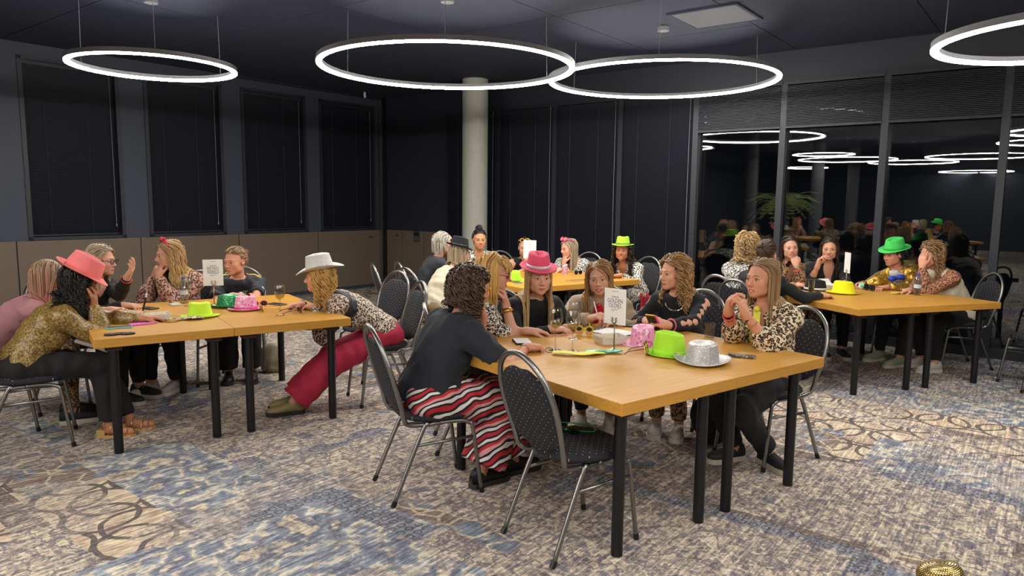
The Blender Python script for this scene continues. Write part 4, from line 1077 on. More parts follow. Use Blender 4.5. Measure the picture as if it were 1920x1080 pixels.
# --- left table
def p1x(c):
    torus_at(c.arms[1][3] - unit(c.arms[1][3] - c.arms[1][2]) * .03, c.arms[1][3] - c.arms[1][2], .031, .005, M_REDB, 'wristband', c.root, c.base, 2.0)
    sole = plain('tan_sandal', 'c29a63', .5)
    for g, hj, kn, an, fdv in c.legs:
        Ms = Matrix.Translation(Vector(an - V3(0, 0, .095) - c.base)) @ Matrix.Rotation(math.atan2(fdv[1], fdv[0]) - PI / 2, 4, 'Z')
        m = MB().hull([(-.03, -.06), (.03, -.06), (.036, .06), (.03, .14), (0, .165), (-.03, .14), (-.036, .06)], .0, .016); m.hull([(-.026, -.07), (.026, -.07), (.024, -.02), (-.024, -.02)], 0, .055)
        x = m.build('sandal', sole, c.root); x.matrix_local = Ms
        st_ = MB()
        for (y, z, r) in ((-.02, .12, .042), (.02, .085, .045), (.075, .055, .042), (.11, .045, .038)):
            st_.tube([(r * math.cos(a), y + .012 * math.sin(a), max(.012, z - .03 + .04 * math.sin(a))) for a in np.linspace(0, 2 * PI, 16, endpoint=False)], .0032, 5, closed=True)
        st_.build('strap', metal('rose_gold_strap', 'c8a086', .35), x)
person('person in gold leopard blouse and coral pink hat leaning on the left table', G1, (-2.823, 4.6, 1.045), 30, 25, 28, 0, tl=.42, skincol='b5805f', seed=1, bulk=1.06,
       hair=dict(mat=HM['black'], len=.46, curl=.014, freq=55, vol=.022, n=300), hat=dict(mat=M_CORAL, band=None, tilt=-2, s=1.08), top=dict(mat=M_LEOG, sleeve='long', loose=.012, hem=.07), bottom=dict(mat=M_BLKTR),
       Rarm=chin(.055, .135, -.10), Larm=onT(1, .32, .50, 35), feet=((-2.62, 4.72, 0, 20), (-2.68, 4.58, 0, 10)), extra=p1x, chair_label='dotted chair under the person in gold leopard blouse, left picture edge')
person('person with long blond hair turning pink, mostly hidden behind the coral hat', G1, (-3.236, 4.9, 1.03), 32, 35, 22, 0, tl=.42, skincol='cf9f86', seed=2,
       hair=dict(mat=HM['pinkt'], len=.58, vol=.014, n=260, back=.1), top=dict(mat=cloth('dusty_pink_knit', 'b98186'), sleeve='3q'), bottom=dict(mat=M_LEOD), shoes=SH_B,
       Rarm=onT(1, .26, .78, 20, .7), Larm=onT(1, .18, 1.0, 20), extra=lambda c: (wristband(c, c.arms[1], M_REDB, 'wristband', .05, .033, .008, 2.0), wristband(c, c.arms[1], M_BLACKP, 'hair_tie', .01, .029, .003, 1.0)), chair_label='dotted chair behind the person with pink tipped hair')
person('person with ash blond hair and black glasses raising an open hand', G1, (-3.20, 5.5, 1.10), -10, 2, 4, 0, tl=.42, skincol='cf9f86', seed=3,
       hair=dict(mat=HM['ash'], len=.24, vol=.012, back=.95, n=260), top=dict(mat=M_BLACK, sleeve='long', neck='v', vdeep=.08), bottom=dict(mat=M_BLKTR), shoes=SH_B,
       Larm=lambda c: (V3(-2.93, 5.36, .985), V3(-.1, .1, -1), V3(.55, -.1, .8), V3(-.2, -.3, .9), .35), Rarm=onT(1, .27, 1.22, 10, .5, side=RT),
       extra=lambda c: (eyewear('glasses', c, M_BLACKP, None, .022, thick=.0028), wristband(c, c.arms[0], M_REDB, 'wristband', .03, .031, .006)), chair_label='dotted chair behind the person with ash blond hair and glasses')
def p4x(c):
    tie(c, M_GTIE, .97, .40, .02, .052, out=.03)
    r = V3(.079, .1, .094)
    m = MB(); P = [(.088 * math.cos(a), -.012 + .02 + .030 * math.sin(a), .030 + .106 * math.sin(a)) for a in np.linspace(-.25, PI + .25, 24)]
    m.tube(P, .013, 8, flat=.45); m.ball((.01, .035, .135), (.022, .014, .014)); m.ball((.045, .03, .142), (.026, .012, .016)); m.ball((-.025, .035, .14), (.024, .012, .015))
    m.build('bandana', cloth('red_bandana', 'c8203c'), c.root, smooth=True).matrix_local = c.Mh
    wristband(c, c.arms[0], M_REDB, 'wristband', .05, .032, .007)
person('person with red bandana and green sequin tie resting chin on clasped hands', G1, (-2.864, 5.9, 1.112), -92, -136, 3, 0, tl=.42, skincol='cc9a7f', seed=4,
       hair=dict(mat=HM['blond'], len=.42, vol=.018, curl=.008, freq=28, n=280, back=.8), top=dict(mat=M_LEOP, sleeve='long', loose=.016, neck='v', vdeep=.1), bottom=dict(mat=M_BLKTR), shoes=SH_W,
       Larm=lambda c: (c.h(-.045, .115, -.17), V3(.45, -.5, -1.7), unit(c.h(-.01, .085, -.05) - c.h(-.045, .115, -.17)), c.h(0, .02, -.12) - c.h(-.045, .115, -.17), 1.0), Rarm=lambda c: (c.h(.030, .125, -.165), V3(-.45, -.5, -1.5), unit(c.h(.01, .085, -.05) - c.h(.030, .125, -.165)), c.h(0, .02, -.12) - c.h(.030, .125, -.165), 1.1), extra=p4x, feet=((-2.78, 5.74, 0, -100), (-2.95, 5.66, 0, -110)), chair_label='dotted chair behind the person with red bandana')
def p5x(c):
    ys = plain('yellow_stripe', 'd9c65a', .6)
    for g in (-1, 1):
        l, f, s = c.fr(.93)
        for k in (-1, 0, 1):
            pts = []
            for i in range(8):
                p = c.S(.93) + l * g * (.065 + .018 * i) + f * (.018 * k) + V3(0, 0, .16)
                for q in range(60):
                    if c.top.at(p) < .003: break
                    p = p - V3(0, 0, .004)
                pts.append(p - c.base)
            MB().tube(pts, .0045, 5).build('shoulder_stripe', ys, c.root)
    p, l, f, s = front(c, .68, -.055); MB().ball(p - c.base, (.020, .020, .022)).build('club_crest', plain('bronze_crest', '8a6d3a', .5), c.root, smooth=True)
    for i in range(3):
        p, l, f, s = front(c, .78, -.055 + .016 * (i - 1)); MB().ball(p - c.base, .005).build('crest_star', plain('pale_star', 'd5cfa8', .5), c.root)
    p, l, f, s = front(c, .70, .06)
    Mx = Matrix.Translation(Vector(p - c.base + f * .004)) @ Matrix([[-l[i], s[i], f[i]] for i in range(3)]).to_4x4()
    for i in range(3): MB().slab([(-.024 + .016 * i, -.014), (-.012 + .016 * i, -.014), (-.014 + .012 * i, -.005 + .009 * i), (-.020 + .012 * i, .0 + .006 * i)], 0, .002, Mx).build('shirt_logo', ys, c.root)
    p, l, f, s = front(c, .72, .0); MB().slab([(-.03, .012), (.03, .006), (.016, -.012), (-.012, -.012)], 0, .003, Matrix.Translation(Vector(p - c.base + f * .003)) @ Matrix([[-l[i], s[i], f[i]] for i in range(3)]).to_4x4()).build('sponsor_print', plain('blue_print', '3f8fd0', .5), c.root)
    g, sj, el, w, fd, pn, cu = c.arms[0]; a = sj + (el - sj) * .42; o = unit(c.L + V3(0, -.8, .2)) * .058
    MB().ball(a + o - c.base, (.022, .022, .024)).build('sleeve_badge', plain('pale_badge', '8f94a8', .5), c.root, smooth=True)
    wristband(c, c.arms[0], M_SILV, 'watch', .02, .030, .004, 2.0)
person('person in black football shirt with yellow shoulder stripes, arms folded on the table', G1, (-2.43, 6.2, 1.04), -72, -112, 5, 3, tl=.42, skincol='cb947c', seed=5, face=1.05,
       hair=dict(mat=HM['lbrown'], len=.20, vol=.010, n=230, tie=(0, -.105, .05), bun=(0, -.115, .055), bunr=.036, brow=HM['brown']), top=dict(mat=cloth('black_football_shirt', '1f2128', .7), sleeve='short', loose=.012, neck='crew'), bottom=dict(mat=M_BLKTR, flare=.03), shoes=SH_K,
       Larm=onT(1, 1.14, 1.33, 190, .4, side=LT), Rarm=onT(1, 1.10, 1.40, 10, .4, side=RT), extra=p5x, chair_label='dotted chair behind the person in football shirt')
def p6x(c):
    fl = c.top; V, F = sash_shell(c); put('sash', np_mesh('sash', V - c.base, F, [cloth('black_satin_sash', '1d1a1f', .45, .2)]), c.root)
    p, l, f, s = front(c, .80, -.09, gap=.012); m = MB()
    for a in (-.6, .6): m.tube([p - c.base + s * .03 * math.cos(a) + l * .03 * math.sin(a), p - c.base + f * .004, p - c.base - s * .03 * math.cos(a) + l * .03 * math.sin(a) * .5], .006, 6, flat=.5)
    m.build('white_ribbon', M_WHT, c.root)
    wristband(c, c.arms[0], M_GOLD, 'bracelet', .02, .030, .003)
def sash_shell(c):
    f0 = c.top; fl = Field(f0.lo, f0.lo + f0.h * (f0.n - 1), f0.h); fl.d = f0.d[:fl.n[0], :fl.n[1], :fl.n[2]] - .008
    l, f, s = c.fr(.8); n = unit(l * .75 + s * .66); p = c.S(.86) + l * .10
    fl.plane(p + n * .055, n); fl.plane(p - n * .045, -n)
    return fl.net()
person('laughing person in white hat, speckled blouse and red trousers leaning on the left table', G1, (-1.475, 5.38, 1.008), 205, 192, 6, 0, tl=.52, skincol='d0987f', seed=6, smile=1.0,
       hair=dict(mat=HM['gold'], len=.27, curl=.013, freq=50, vol=.02, n=300), hat=dict(mat=M_WHITEHAT, band=None, kind='cowboy', tilt=-3, s=.98), top=dict(mat=M_LEOB, sleeve='long', loose=.012, hem=.08), bottom=dict(mat=M_REDTR, flare=.055, grow=.016),
       shoes=SH_O, Larm=onT(1, 1.50, .46, 160, .5, side=LT), Rarm=onT(1, 1.44, .62, 215, .5, side=RT), feet=((-1.62, 5.14, 0, 205), (-1.66, 5.30, 0, 205)), extra=p6x, chair_label='dotted chair under the person in red trousers', chair_yaw=208)
# --- far table
person('person with white hair and dark jacket, back turned at the far table', G2, (-.768, 7.8, 1.12), 25, 22, 5, 0, tl=.42, skincol='cf9d86', seed=7, far=True,
       hair=dict(mat=HM['white'], len=.10, vol=.016, n=240), top=dict(mat=cloth('charcoal_jacket', '26282d'), sleeve='long', grow=.016), bottom=dict(mat=M_BLKTR), shoes=SH_B, Larm=onT(2, .10, 1.42, 35), Rarm=onT(2, .10, 1.18, 35, side=RT), chair_label='dotted chair under the white haired person')
person('person in cream sleeveless top and black hat, seen from behind', G2, (-.543, 7.3, 1.06), 38, 25, 8, 0, tl=.42, skincol='cf9f86', seed=8, far=True,
       hair=dict(mat=HM['ash'], len=.30, vol=.016, n=240), hat=dict(mat=M_BLKHAT, band=M_BLACKP, tilt=-4, s=.92, z=.064), top=dict(mat=M_CREAM, sleeve='none', grow=.016), bottom=dict(mat=cloth('tan_trousers', '8a7350')), shoes=SH_W, Larm=onT(2, .12, .86, 35), Rarm=onT(2, .14, .56, 35, side=RT), chair_label='dotted chair behind the cream sleeveless top')
person('dark haired person with hair pinned up beside the pale column', G2, (-.401, 8.6, 1.125), -65, -78, 2, 0, tl=.42, skincol='c08d68', seed=9, far=True,
       hair=dict(mat=HM['black'], len=.26, vol=.010, n=200, tie=(0, -.06, .13), bun=(0, -.05, .135), bunr=.038), top=dict(mat=M_LEOW, sleeve='long', neck='v'), bottom=dict(mat=M_BLKTR), shoes=SH_B, Larm=onT(2, .62, 1.42, -80), Rarm=onT(2, .45, 1.42, -40, side=RT), chair_label='dotted chair behind the person beside the column')
person('person covering the mouth with a hand, yellow glasses pushed up on dark hair', G2, (.155, 8.85, 1.02), -60, -92, 2, 0, tl=.42, skincol='c99a80', seed=10, far=True,
       hair=dict(mat=HM['dbrown'], len=.2, vol=.010, n=200, tie=(0, -.11, .04), bun=(0, -.12, .05), bunr=.04), top=dict(mat=M_BLACK, sleeve='none', neck='v', vdeep=.1), bottom=dict(mat=M_BLKTR), shoes=SH_B, Larm=lambda c: (c.h(-.02, .16, -.13), V3(0, 0, -1), V3(0, .35, 1), c.h(0, 0, -.05) - c.h(-.02, .16, -.1), .5), Rarm=onT(2, 1.02, 1.36, -20, side=RT),
       extra=lambda c: eyewear('raised_glasses', c, M_YELP, None, .024, .078, -.022, 12, thick=.004), chair_label='dotted chair behind the person with yellow glasses')
person('long blond person with pink glasses on the head, chin on hand', G2, (.697, 8.8, 1.02), -118, -150, 8, 0, tl=.42, skincol='d2a088', seed=11, far=True,
       hair=dict(mat=HM['ash'], len=.46, vol=.014, n=240, back=.9), top=dict(mat=M_ZEB, sleeve='3q', loose=.03, neck='v'), bottom=dict(mat=M_BLKTR), shoes=SH_W, Larm=chin(-.02, .105, -.175, curl=1.1), Rarm=onT(2, 1.32, 1.05, 200, side=RT),
       extra=lambda c: (eyewear('raised_glasses', c, M_PINKB, plain('orange_lens', 'e0a860', .2), .027, .085, -.03, 25, thick=.006), wristband(c, c.arms[0], M_WHT, 'watch', .03, .031, .008, 1.6)), chair_label='dotted chair behind the person with pink glasses')
person('smiling person with dark curls and lime hat in leopard dress', G2, (1.274, 8.2, 1.04), -125, -108, 0, 0, tl=.42, skincol='b3785a', seed=12, far=True, smile=1.0,
       hair=dict(mat=HM['dbrown'], len=.36, curl=.018, freq=50, vol=.03, n=280), hat=dict(mat=M_LIME, band=cloth('olive_band', '7d9436'), tilt=4, s=.92, z=.064), top=dict(mat=M_LEOW, sleeve='long', neck='v', vdeep=.1, hem=.08), bottom=dict(mat=M_LEOW), shoes=SH_B, Larm=onT(2, 1.50, .20, 190), Rarm=onT(2, 1.48, .62, 200, side=RT), chair_label='dotted chair behind the person in lime hat', chair_yaw=-135)
# --- front table
def p13x(c):
    eyewear('glasses', c, M_GOLD, None, .020, thick=.0018)
    m = MB(); P = [(.094 * math.cos(a), -.03 + .035 * math.sin(a), .03 + .118 * math.sin(a)) for a in np.linspace(.1, PI - .1, 20)]
    m.tube(P, .010, 6, flat=.5); m.build('hair_band', M_LEOD, c.root, smooth=True).matrix_local = c.Mh
    m = MB(); fl = c.top; l, f, s = c.fr(.96)
    ring = []
    for j in range(28):
        a = 2 * PI * j / 28; ring.append(c.N - c.base + (l * math.cos(a) * .078 + f * math.sin(a) * .068) + s * (.004 + .012 * math.cos(2 * a)))
    m.tube(ring, .011, 6, closed=True); m.build('collar', M_NAVY, c.root, smooth=True)
person('curly haired person in navy top and striped trousers, back to the camera', G3, (-.233, 3.95, 1.10), 37, 22, 6, 0, tl=.43, bulk=1.16, skincol='c98f76', seed=13, lean=32,
       hair=dict(mat=HM['brown'], len=.21, curl=.012, freq=60, vol=.026, n=420, r=.0062), top=dict(mat=M_NAVY, sleeve='short', loose=.014, grow=.015, hem=.05, fold=1.3), bottom=dict(mat=M_STRIPE, flare=.075, grow=.018, len=.92), shoes=SH_K,
       Larm=chin(-.045, .11, -.165, curl=1.1), Rarm=onT(3, .30, 1.03, 25, .75, out=.7, side=RT), feet=((.02, 4.02, 0, 35), (-.16, 3.83, 0, 40)), extra=p13x, chair_label='dotted chair under the person in striped trousers', chair_yaw=25)
person('blond bobbed person with pink heart sunglasses and gold watch, chin on hand', G3, (-.12, 4.5, 1.135), 8, 8, 8, 0, lean=-22, tl=.42, skincol='d29f88', seed=14,
       hair=dict(mat=HM['gold'], len=.25, vol=.013, n=300, bangs=1, brow=HM['blond']), top=dict(mat=M_LEOW, sleeve='short', neck='v'), bottom=dict(mat=M_BLKTR), shoes=SH_B, Rarm=chin(.03, .105, -.185, curl=1.15), Larm=onT(3, .62, 1.42, 10, side=LT),
       extra=lambda c: (eyewear('heart_sunglasses', c, plain('pink_glass_frame', 'e78aa0', .35), M_LENS, .027, heart=True, thick=.0045), wristband(c, c.arms[1], M_GOLD, 'watch', .04, .033, .007, 2.2)), chair_label='dotted chair with its back to the camera behind the navy top')
person('long blond person in pink hat and black top looking sideways', G3, (.179, 4.75, 1.088), -62, -77, 4, 0, tl=.42, skincol='d3a38a', seed=15,
       hair=dict(mat=HM['blond'], len=.46, vol=.009, n=280, back=.35, brow=HM['brown']), hat=dict(mat=M_PINK, band=M_BANDW, tilt=-3, s=.92, z=.064), top=dict(mat=M_BLACK, sleeve='long'), bottom=dict(mat=M_BLKTR), shoes=SH_B, Larm=onT(3, 1.00, 1.38, 195, .5, side=LT), Rarm=onT(3, .80, 1.40, -5, .4, side=RT), chair_label='dotted chair behind the person in pink hat')
def p16x(c):
    tie(c, M_RTIE, .97, .50, .03, .05, name='red_scarf'); wristband(c, c.arms[1], M_REDB, 'wristband', .045, .033, .007); wristband(c, c.arms[1], M_BLACKP, 'hair_tie', .015, .029, .003, 1.0)
    g, sj, el, w, fd, pn, cu = c.arms[1]; p = w + unit(fd) * .07 - c.base; MB().tube([p - V3(-.01, .0, .05), p + V3(-.035, -.01, .10)], .004, 8).build('pen', M_WHT, c.root)
person('laughing person in beige sweater with red scarf, holding a pen', G3, (.626, 5.05, 1.05), -100, -103, 4, 6, tl=.42, skincol='d0a085', seed=16, smile=1.0,
       hair=dict(mat=HM['honey'], len=.40, curl=.007, freq=24, vol=.016, n=280, back=.6, part=.02), top=dict(mat=M_BEIGE, sleeve='long', loose=.014, grow=.014), bottom=dict(mat=M_BLKTR), shoes=SH_W,
       Rarm=lambda c: (V3(.535, 4.79, .80), V3(-.8, 0, -.6), V3(.5, -.35, .25), V3(.3, .1, -.9), .9), Larm=onT(3, 1.36, 1.36, 200, .5, side=LT), extra=p16x, chair_label='dotted chair behind the person in beige sweater')
def p17cuts(c, arms):
    out = []
    for g, sj, el, w, fd, pn, cu in arms:
        o = unit(c.L * g * .75 + V3(0, 0, .35) + c.F * .45)
        for t in (.02, .27, .52, .77): a = sj + (el - sj) * t; d = unit(o - unit(el - sj) * np.dot(o, unit(el - sj))); out.append((a + d * .062, .037))
        for t in (.05, .30, .55): a = el + (w - el) * t; d = unit(o - unit(w - el) * np.dot(o, unit(w - el))); out.append((a + d * .054, .033))
    return out
def p17x(c):
    l, f, s = c.fr(.95); P = []
    for i in range(17):
        a = PI * i / 16; t = .93 - .13 * math.sin(a); p, l, f, s = front(c, t, .066 * math.cos(a), gap=.004); P.append(p - c.base)
    MB().tube(P, .0048, 6).build('necklace', M_SILV, c.root); wristband(c, c.arms[0], plain('pink_band', 'e0607e', .6), 'wristband', .03, .035, .006)
person('curly haired person in black top with cut out sleeves, holding a phone', G3, (1.136, 4.95, 1.105), -122, -155, 4, 0, tl=.42, skincol='d6a285', seed=17,
       hair=dict(mat=HM['honey'], len=.26, curl=.014, freq=44, vol=.020, n=320, back=1.0), top=dict(mat=M_BLACK, sleeve='long', cuts=p17cuts, fold=.4), bottom=dict(mat=M_LEOD), shoes=SH_W,
       Larm=lambda c: (T(3, 1.44, .98, .80), V3(.6, -.4, -.6), V3(-.9, .1, .25), V3(.1, .3, -.6), .6), Rarm=lambda c: (T(3, 1.47, 1.20, .80), V3(-.6, .3, -.6), V3(.2, -.9, .2), V3(.3, .3, -.6), .6), feet=((1.16, 4.74, 0, -110), (1.02, 4.80, 0, -110)), extra=p17x, chair_label='dotted chair behind the cut out sleeves', chair_yaw=-128)
person('person in leopard blouse and yellow tie with folded raised hands', G3, (1.522, 4.3, 1.138), -146, -148, 0, 0, tl=.42, skincol='cf9577', seed=18, smile=.45,
       hair=dict(mat=HM['lbrown'], len=.29, vol=.010, n=280, back=1.0), top=dict(mat=M_LEO, sleeve='3q', loose=.016, neck='v', grow=.014), bottom=dict(mat=M_BLKTR, flare=.01), shoes=SH_B,
       Rarm=lambda c: (V3(1.265, 4.11, .965), V3(.1, .2, -1), V3(.15, -.25, 1), V3(.7, -.6, .1), .75), Larm=lambda c: (V3(1.345, 4.035, .96), V3(.3, -.2, -1), V3(-.35, .15, 1), V3(-.7, .6, .1), .75), feet=((1.58, 4.20, 0, -70), (1.40, 4.28, 0, -160)),
       extra=lambda c: (tie(c, M_YTIE, .97, .40, .02, .048, out=.012), wristband(c, c.arms[1], M_REDB, 'wristband', .05, .033, .005), wristband(c, c.arms[0], M_GOLD, 'bracelet', .07, .035, .002, 1.0)), chair_label='dotted chair behind the leopard blouse and yellow tie', chair_yaw=-150)
# --- right table
person('person with blond curls in black and white speckled dress, back turned', G4, (2.256, 6.8, 1.19), 35, 60, 10, 0, tl=.42, skincol='cf9f86', seed=19, far=True,
       hair=dict(mat=HM['blond'], len=.26, curl=.016, freq=60, vol=.026, n=300), top=dict(mat=M_ZEB, sleeve='long', hem=.1), bottom=dict(mat=M_ZEB), shoes=SH_B, Larm=onT(4, .14, 1.36, 20), Rarm=onT(4, .14, 1.10, 20, side=RT), chair_label='dotted chair under the speckled dress')
person('person with brown ponytail in black top, back turned at the right table', G4, (2.301, 6.4, 1.14), 35, 48, 8, 0, tl=.42, skincol='cf9f86', seed=20, far=True,
       hair=dict(mat=HM['brown'], len=.42, vol=.012, n=240, tie=(0, -.115, .06)), top=dict(mat=M_BLACK, sleeve='long'), bottom=dict(mat=M_BLKTR), shoes=SH_B, Larm=onT(4, .13, .88, 20), Rarm=onT(4, .16, .60, 20, side=RT), chair_label='dotted chair under the brown ponytail')
person('smiling dark haired person in leopard blouse pointing at the chin', G4, (2.936, 7.5, 1.135), -75, -98, 0, 4, tl=.42, skincol='d0a088', seed=21, far=True, smile=1.0,
       hair=dict(mat=HM['dbrown'], len=.36, vol=.012, n=230, back=.7), top=dict(mat=M_LEOD, sleeve='long', neck='v'), bottom=dict(mat=M_LEOD), shoes=SH_W, Rarm=onT(4, .55, 1.34, -60, side=RT), Larm=chin(-.03, .125, -.18, curl=1.0), extra=lambda c: wristband(c, c.arms[0], M_REDB, 'wristband', .05, .033, .006), chair_label='dotted chair behind the leopard blouse by the night window')
person('smiling brown haired person in black v neck with one hand raised', G4, (3.399, 7.6, 1.115), -95, -115, 0, 0, tl=.42, skincol='cf9c80', seed=22, far=True, smile=1.0,
       hair=dict(mat=HM['dbrown'], len=.34, curl=.006, freq=25, vol=.014, n=230, back=.8), top=dict(mat=M_BLACK, sleeve='3q', neck='v', vdeep=.2), bottom=dict(mat=M_BLKTR), shoes=SH_B, Rarm=lambda c: (V3(3.17, 7.34, .955), V3(-.2, .2, -1), V3(.25, 0, 1), V3(.5, -.4, 0), .7), Larm=onT(4, 1.02, 1.22, 195, side=LT), chair_label='dotted chair behind the black v neck')
def p23x(c):
    m = MB(); p, l, f, s = front(c, .90, gap=.008); p = p + f * .03
    for g in (-1, 1): m.ball(p - c.base + l * g * .045 + V3(0, 0, -.01), (.045, .03, .03))
    m.ball(p - c.base, .018); x = m.build('blue_bow', M_BTIE, c.root, smooth=True); tie(c, M_BTIE, .82, .55, .03, .045)
person('person in gold sequin jacket, blue bow and bright green hat', G4, (3.93, 7.3, 1.09), 236, 198, 8, 0, tl=.42, skincol='c98f74', seed=23, far=True,
       hair=dict(mat=HM['dbrown'], len=.07, vol=.006, n=200), hat=dict(mat=M_GREEN, band=cloth('green_band', '37b04d'), tilt=-2, s=1.02, roll=-4), top=[dict(mat=cloth('white_shirt', 'c9c6c2'), sleeve='none', grow=.008), dict(mat=M_SEQ, sleeve='long', loose=.02, grow=.02, neck='v', vdeep=.26, name='jacket')], bottom=dict(mat=M_BLKTR), shoes=SH_G,
       Larm=onT(4, 1.32, .96, 190, .5, side=LT), Rarm=onT(4, 1.30, 1.26, 215, .5, side=RT), feet=((3.86, 6.92, 0, 200), (3.80, 7.2, 0, 200)), extra=p23x, lean=205, chair_label='dotted chair behind the gold sequin jacket', chair_yaw=205)
person('person in cream vest over leopard sleeves, hand held against the face', G4, (4.08, 6.9, 1.12), 196, 190, 14, 0, tl=.52, skincol='cf9c80', seed=24, far=True,
       hair=dict(mat=HM['lbrown'], len=.26, curl=.012, freq=50, vol=.020, n=280, back=1.0, brow=HM['brown']), top=[dict(mat=M_LEOR, sleeve='long', loose=.008), dict(mat=M_CREAM, sleeve='none', grow=.024, name='vest', hem=.10)], bottom=dict(mat=M_BLKTR), shoes=SH_W,
       Larm=lambda c: (c.h(-.045, .15, -.08), V3(0, 0, -1) + c.F * .2, c.h(-.035, .11, .06) - c.h(-.045, .15, -.08), c.h(0, 0, 0) - c.h(-.045, .15, -.02), .25), Rarm=onT(4, 1.33, .70, 190, side=RT), feet=((4.08, 6.70, 0, 190), (4.1, 6.95, 0, 190)),
       extra=lambda c: wristband(c, c.arms[0], plain('blue_band', '3c4fa8', .6), 'wristband', .03, .031, .005), chair_label='dotted chair beside the right table behind the cream vest', chair_yaw=178)

# ------------------------------------------------------------------ things on the tables
def lay(o, k, u, v, ang=0.0, z=TZ): o.location = tuple(T(k, u, v, z)); o.rotation_euler = (0, 0, math.radians(ang)); return o
def wine_glass(k, u, v, label, wine=0.0, s=1.0, bits=False):
    o = lay(thing('wine_glass', label, 'glass', group='wine glasses on the tables'), k, u, v)
    out = [(0, 0), (.033, 0), (.034, .002), (.012, .006), (.0042, .014), (.0036, .095), (.007, .105), (.026, .125), (.036, .150), (.038, .172), (.034, .200), (.030, .215)]
    inn = [(.0288, .215), (.0328, .200), (.0367, .172), (.0347, .150), (.0247, .127), (0, .110)]
    MB().lathe([(r * s, z * s) for r, z in out + inn], 28).build('glass', M_DRINKGLASS, o, smooth=True, sharp=60)
    if wine: MB().lathe([(0, .1105 * s), (.0243 * s, .1275 * s), (.031 * s, .140 * s), (0, .140 * s)], 24).build('white_wine', thin_glass('pale_wine', 'faf2cc', .3), o, smooth=True, sharp=50)
    return o
def tumbler(k, u, v, label, h=.095, r=.036, drink=None):
    o = lay(thing('tumbler', label, 'glass'), k, u, v)
    MB().lathe([(0, 0), (r * .86, 0), (r, h), (r - .0018, h), (r * .86 - .003, .008), (0, .008)], 28).build('glass', M_DRINKGLASS, o, smooth=True, sharp=50)
    if drink: MB().lathe([(0, .0085), (r * .86 - .0035, .0085), (r * .9 - .002, h * .42), (0, h * .42)], 24).build('drink', drink, o, smooth=True, sharp=50)
    return o
def bottle(k, u, v, label):
    o = lay(thing('water_bottle', label, 'bottle'), k, u, v)
    pr = [(0, 0), (.027, 0), (.031, .006)] + [(.031 - .0018 * (i % 2), .015 + .012 * i) for i in range(10)] + [(.031, .14), (.029, .155), (.020, .175), (.0125, .188), (.0125, .196), (0, .197)]
    MB().lathe(pr, 28).build('bottle_body', thin_glass('clear_bottle_plastic', 'd5dde2', .6), o, smooth=True)
    MB().lathe([(.0145, .190), (.0145, .206), (.013, .209), (0, .209)], 20).build('cap', plain('blue_cap', '2b3fae', .4), o); MB().lathe([(.0315, .07), (.0316, .105)], 28).build('paper_label', plain('pale_label', 'c4ccd6', .5), o, smooth=True)
def slab_thing(name, label, cat, k, u, v, ang, w, d, h, mat, z=TZ, parts=()):
    o = lay(thing(name, label, cat), k, u, v, ang, z); bevel(MB().box((-w / 2, -d / 2, 0), (w / 2, d / 2, h)).build('body', mat, o), min(h * .4, .004), 3)
    for nm, x0, y0, x1, y1, z0, z1, mt in parts: MB().box((x0, y0, z0), (x1, y1, z1)).build(nm, mt, o)
    return o
def phone(label, k, u, v, ang, case, screen_up=True, z=TZ):
    return slab_thing('phone', label, 'phone', k, u, v, ang, .074, .15, .010, case, z, (('screen', -.033, -.07, .033, .07, .0098, .0106, M_BLACKP),) if screen_up else (('camera_bump', -.03, .03, -.004, .065, .0098, .012, M_BLACKP), ('lens', -.025, .05, -.012, .062, .012, .0135, M_LENS)))
def paper_tray(label, k, u, v, ang):
    o = lay(thing('paper_tray', label, 'food tray'), k, u, v, ang); m = MB(); a, b, h = (.075, .055, .045)
    m.add([(-a, -b, 0), (a, -b, 0), (a, b, 0), (-a, b, 0), (-a * 1.15, -b * 1.2, h), (a * 1.15, -b * 1.2, h), (a * 1.15, b * 1.2, h), (-a * 1.15, b * 1.2, h), (-a * 1.12, -b * 1.16, h), (a * 1.12, -b * 1.16, h), (a * 1.12, b * 1.16, h), (-a * 1.12, b * 1.16, h), (-a * .97, -b * .97, .003), (a * .97, -b * .97, .003), (a * .97, b * .97, .003), (-a * .97, b * .97, .003)],
          [(0, 3, 2, 1)] + [(i, (i + 1) % 4, 4 + (i + 1) % 4, 4 + i) for i in range(4)] + [(4 + i, 4 + (i + 1) % 4, 8 + (i + 1) % 4, 8 + i) for i in range(4)] + [(8 + i, 8 + (i + 1) % 4, 12 + (i + 1) % 4, 12 + i) for i in range(4)] + [(12, 13, 14, 15)])
    m.build('tray', plain('white_board', 'dcd7cd', .8), o)
    m = MB(); r = random.Random(3)
    for i in range(60): m.ball((r.uniform(-.06, .06), r.uniform(-.042, .042), r.uniform(.012, .034)), r.uniform(.006, .011), 7, 5)
    x = m.build('popcorn', plain('pale_snack', 'e3d3a6', .8), o, smooth=True); x['kind'] = 'stuff'
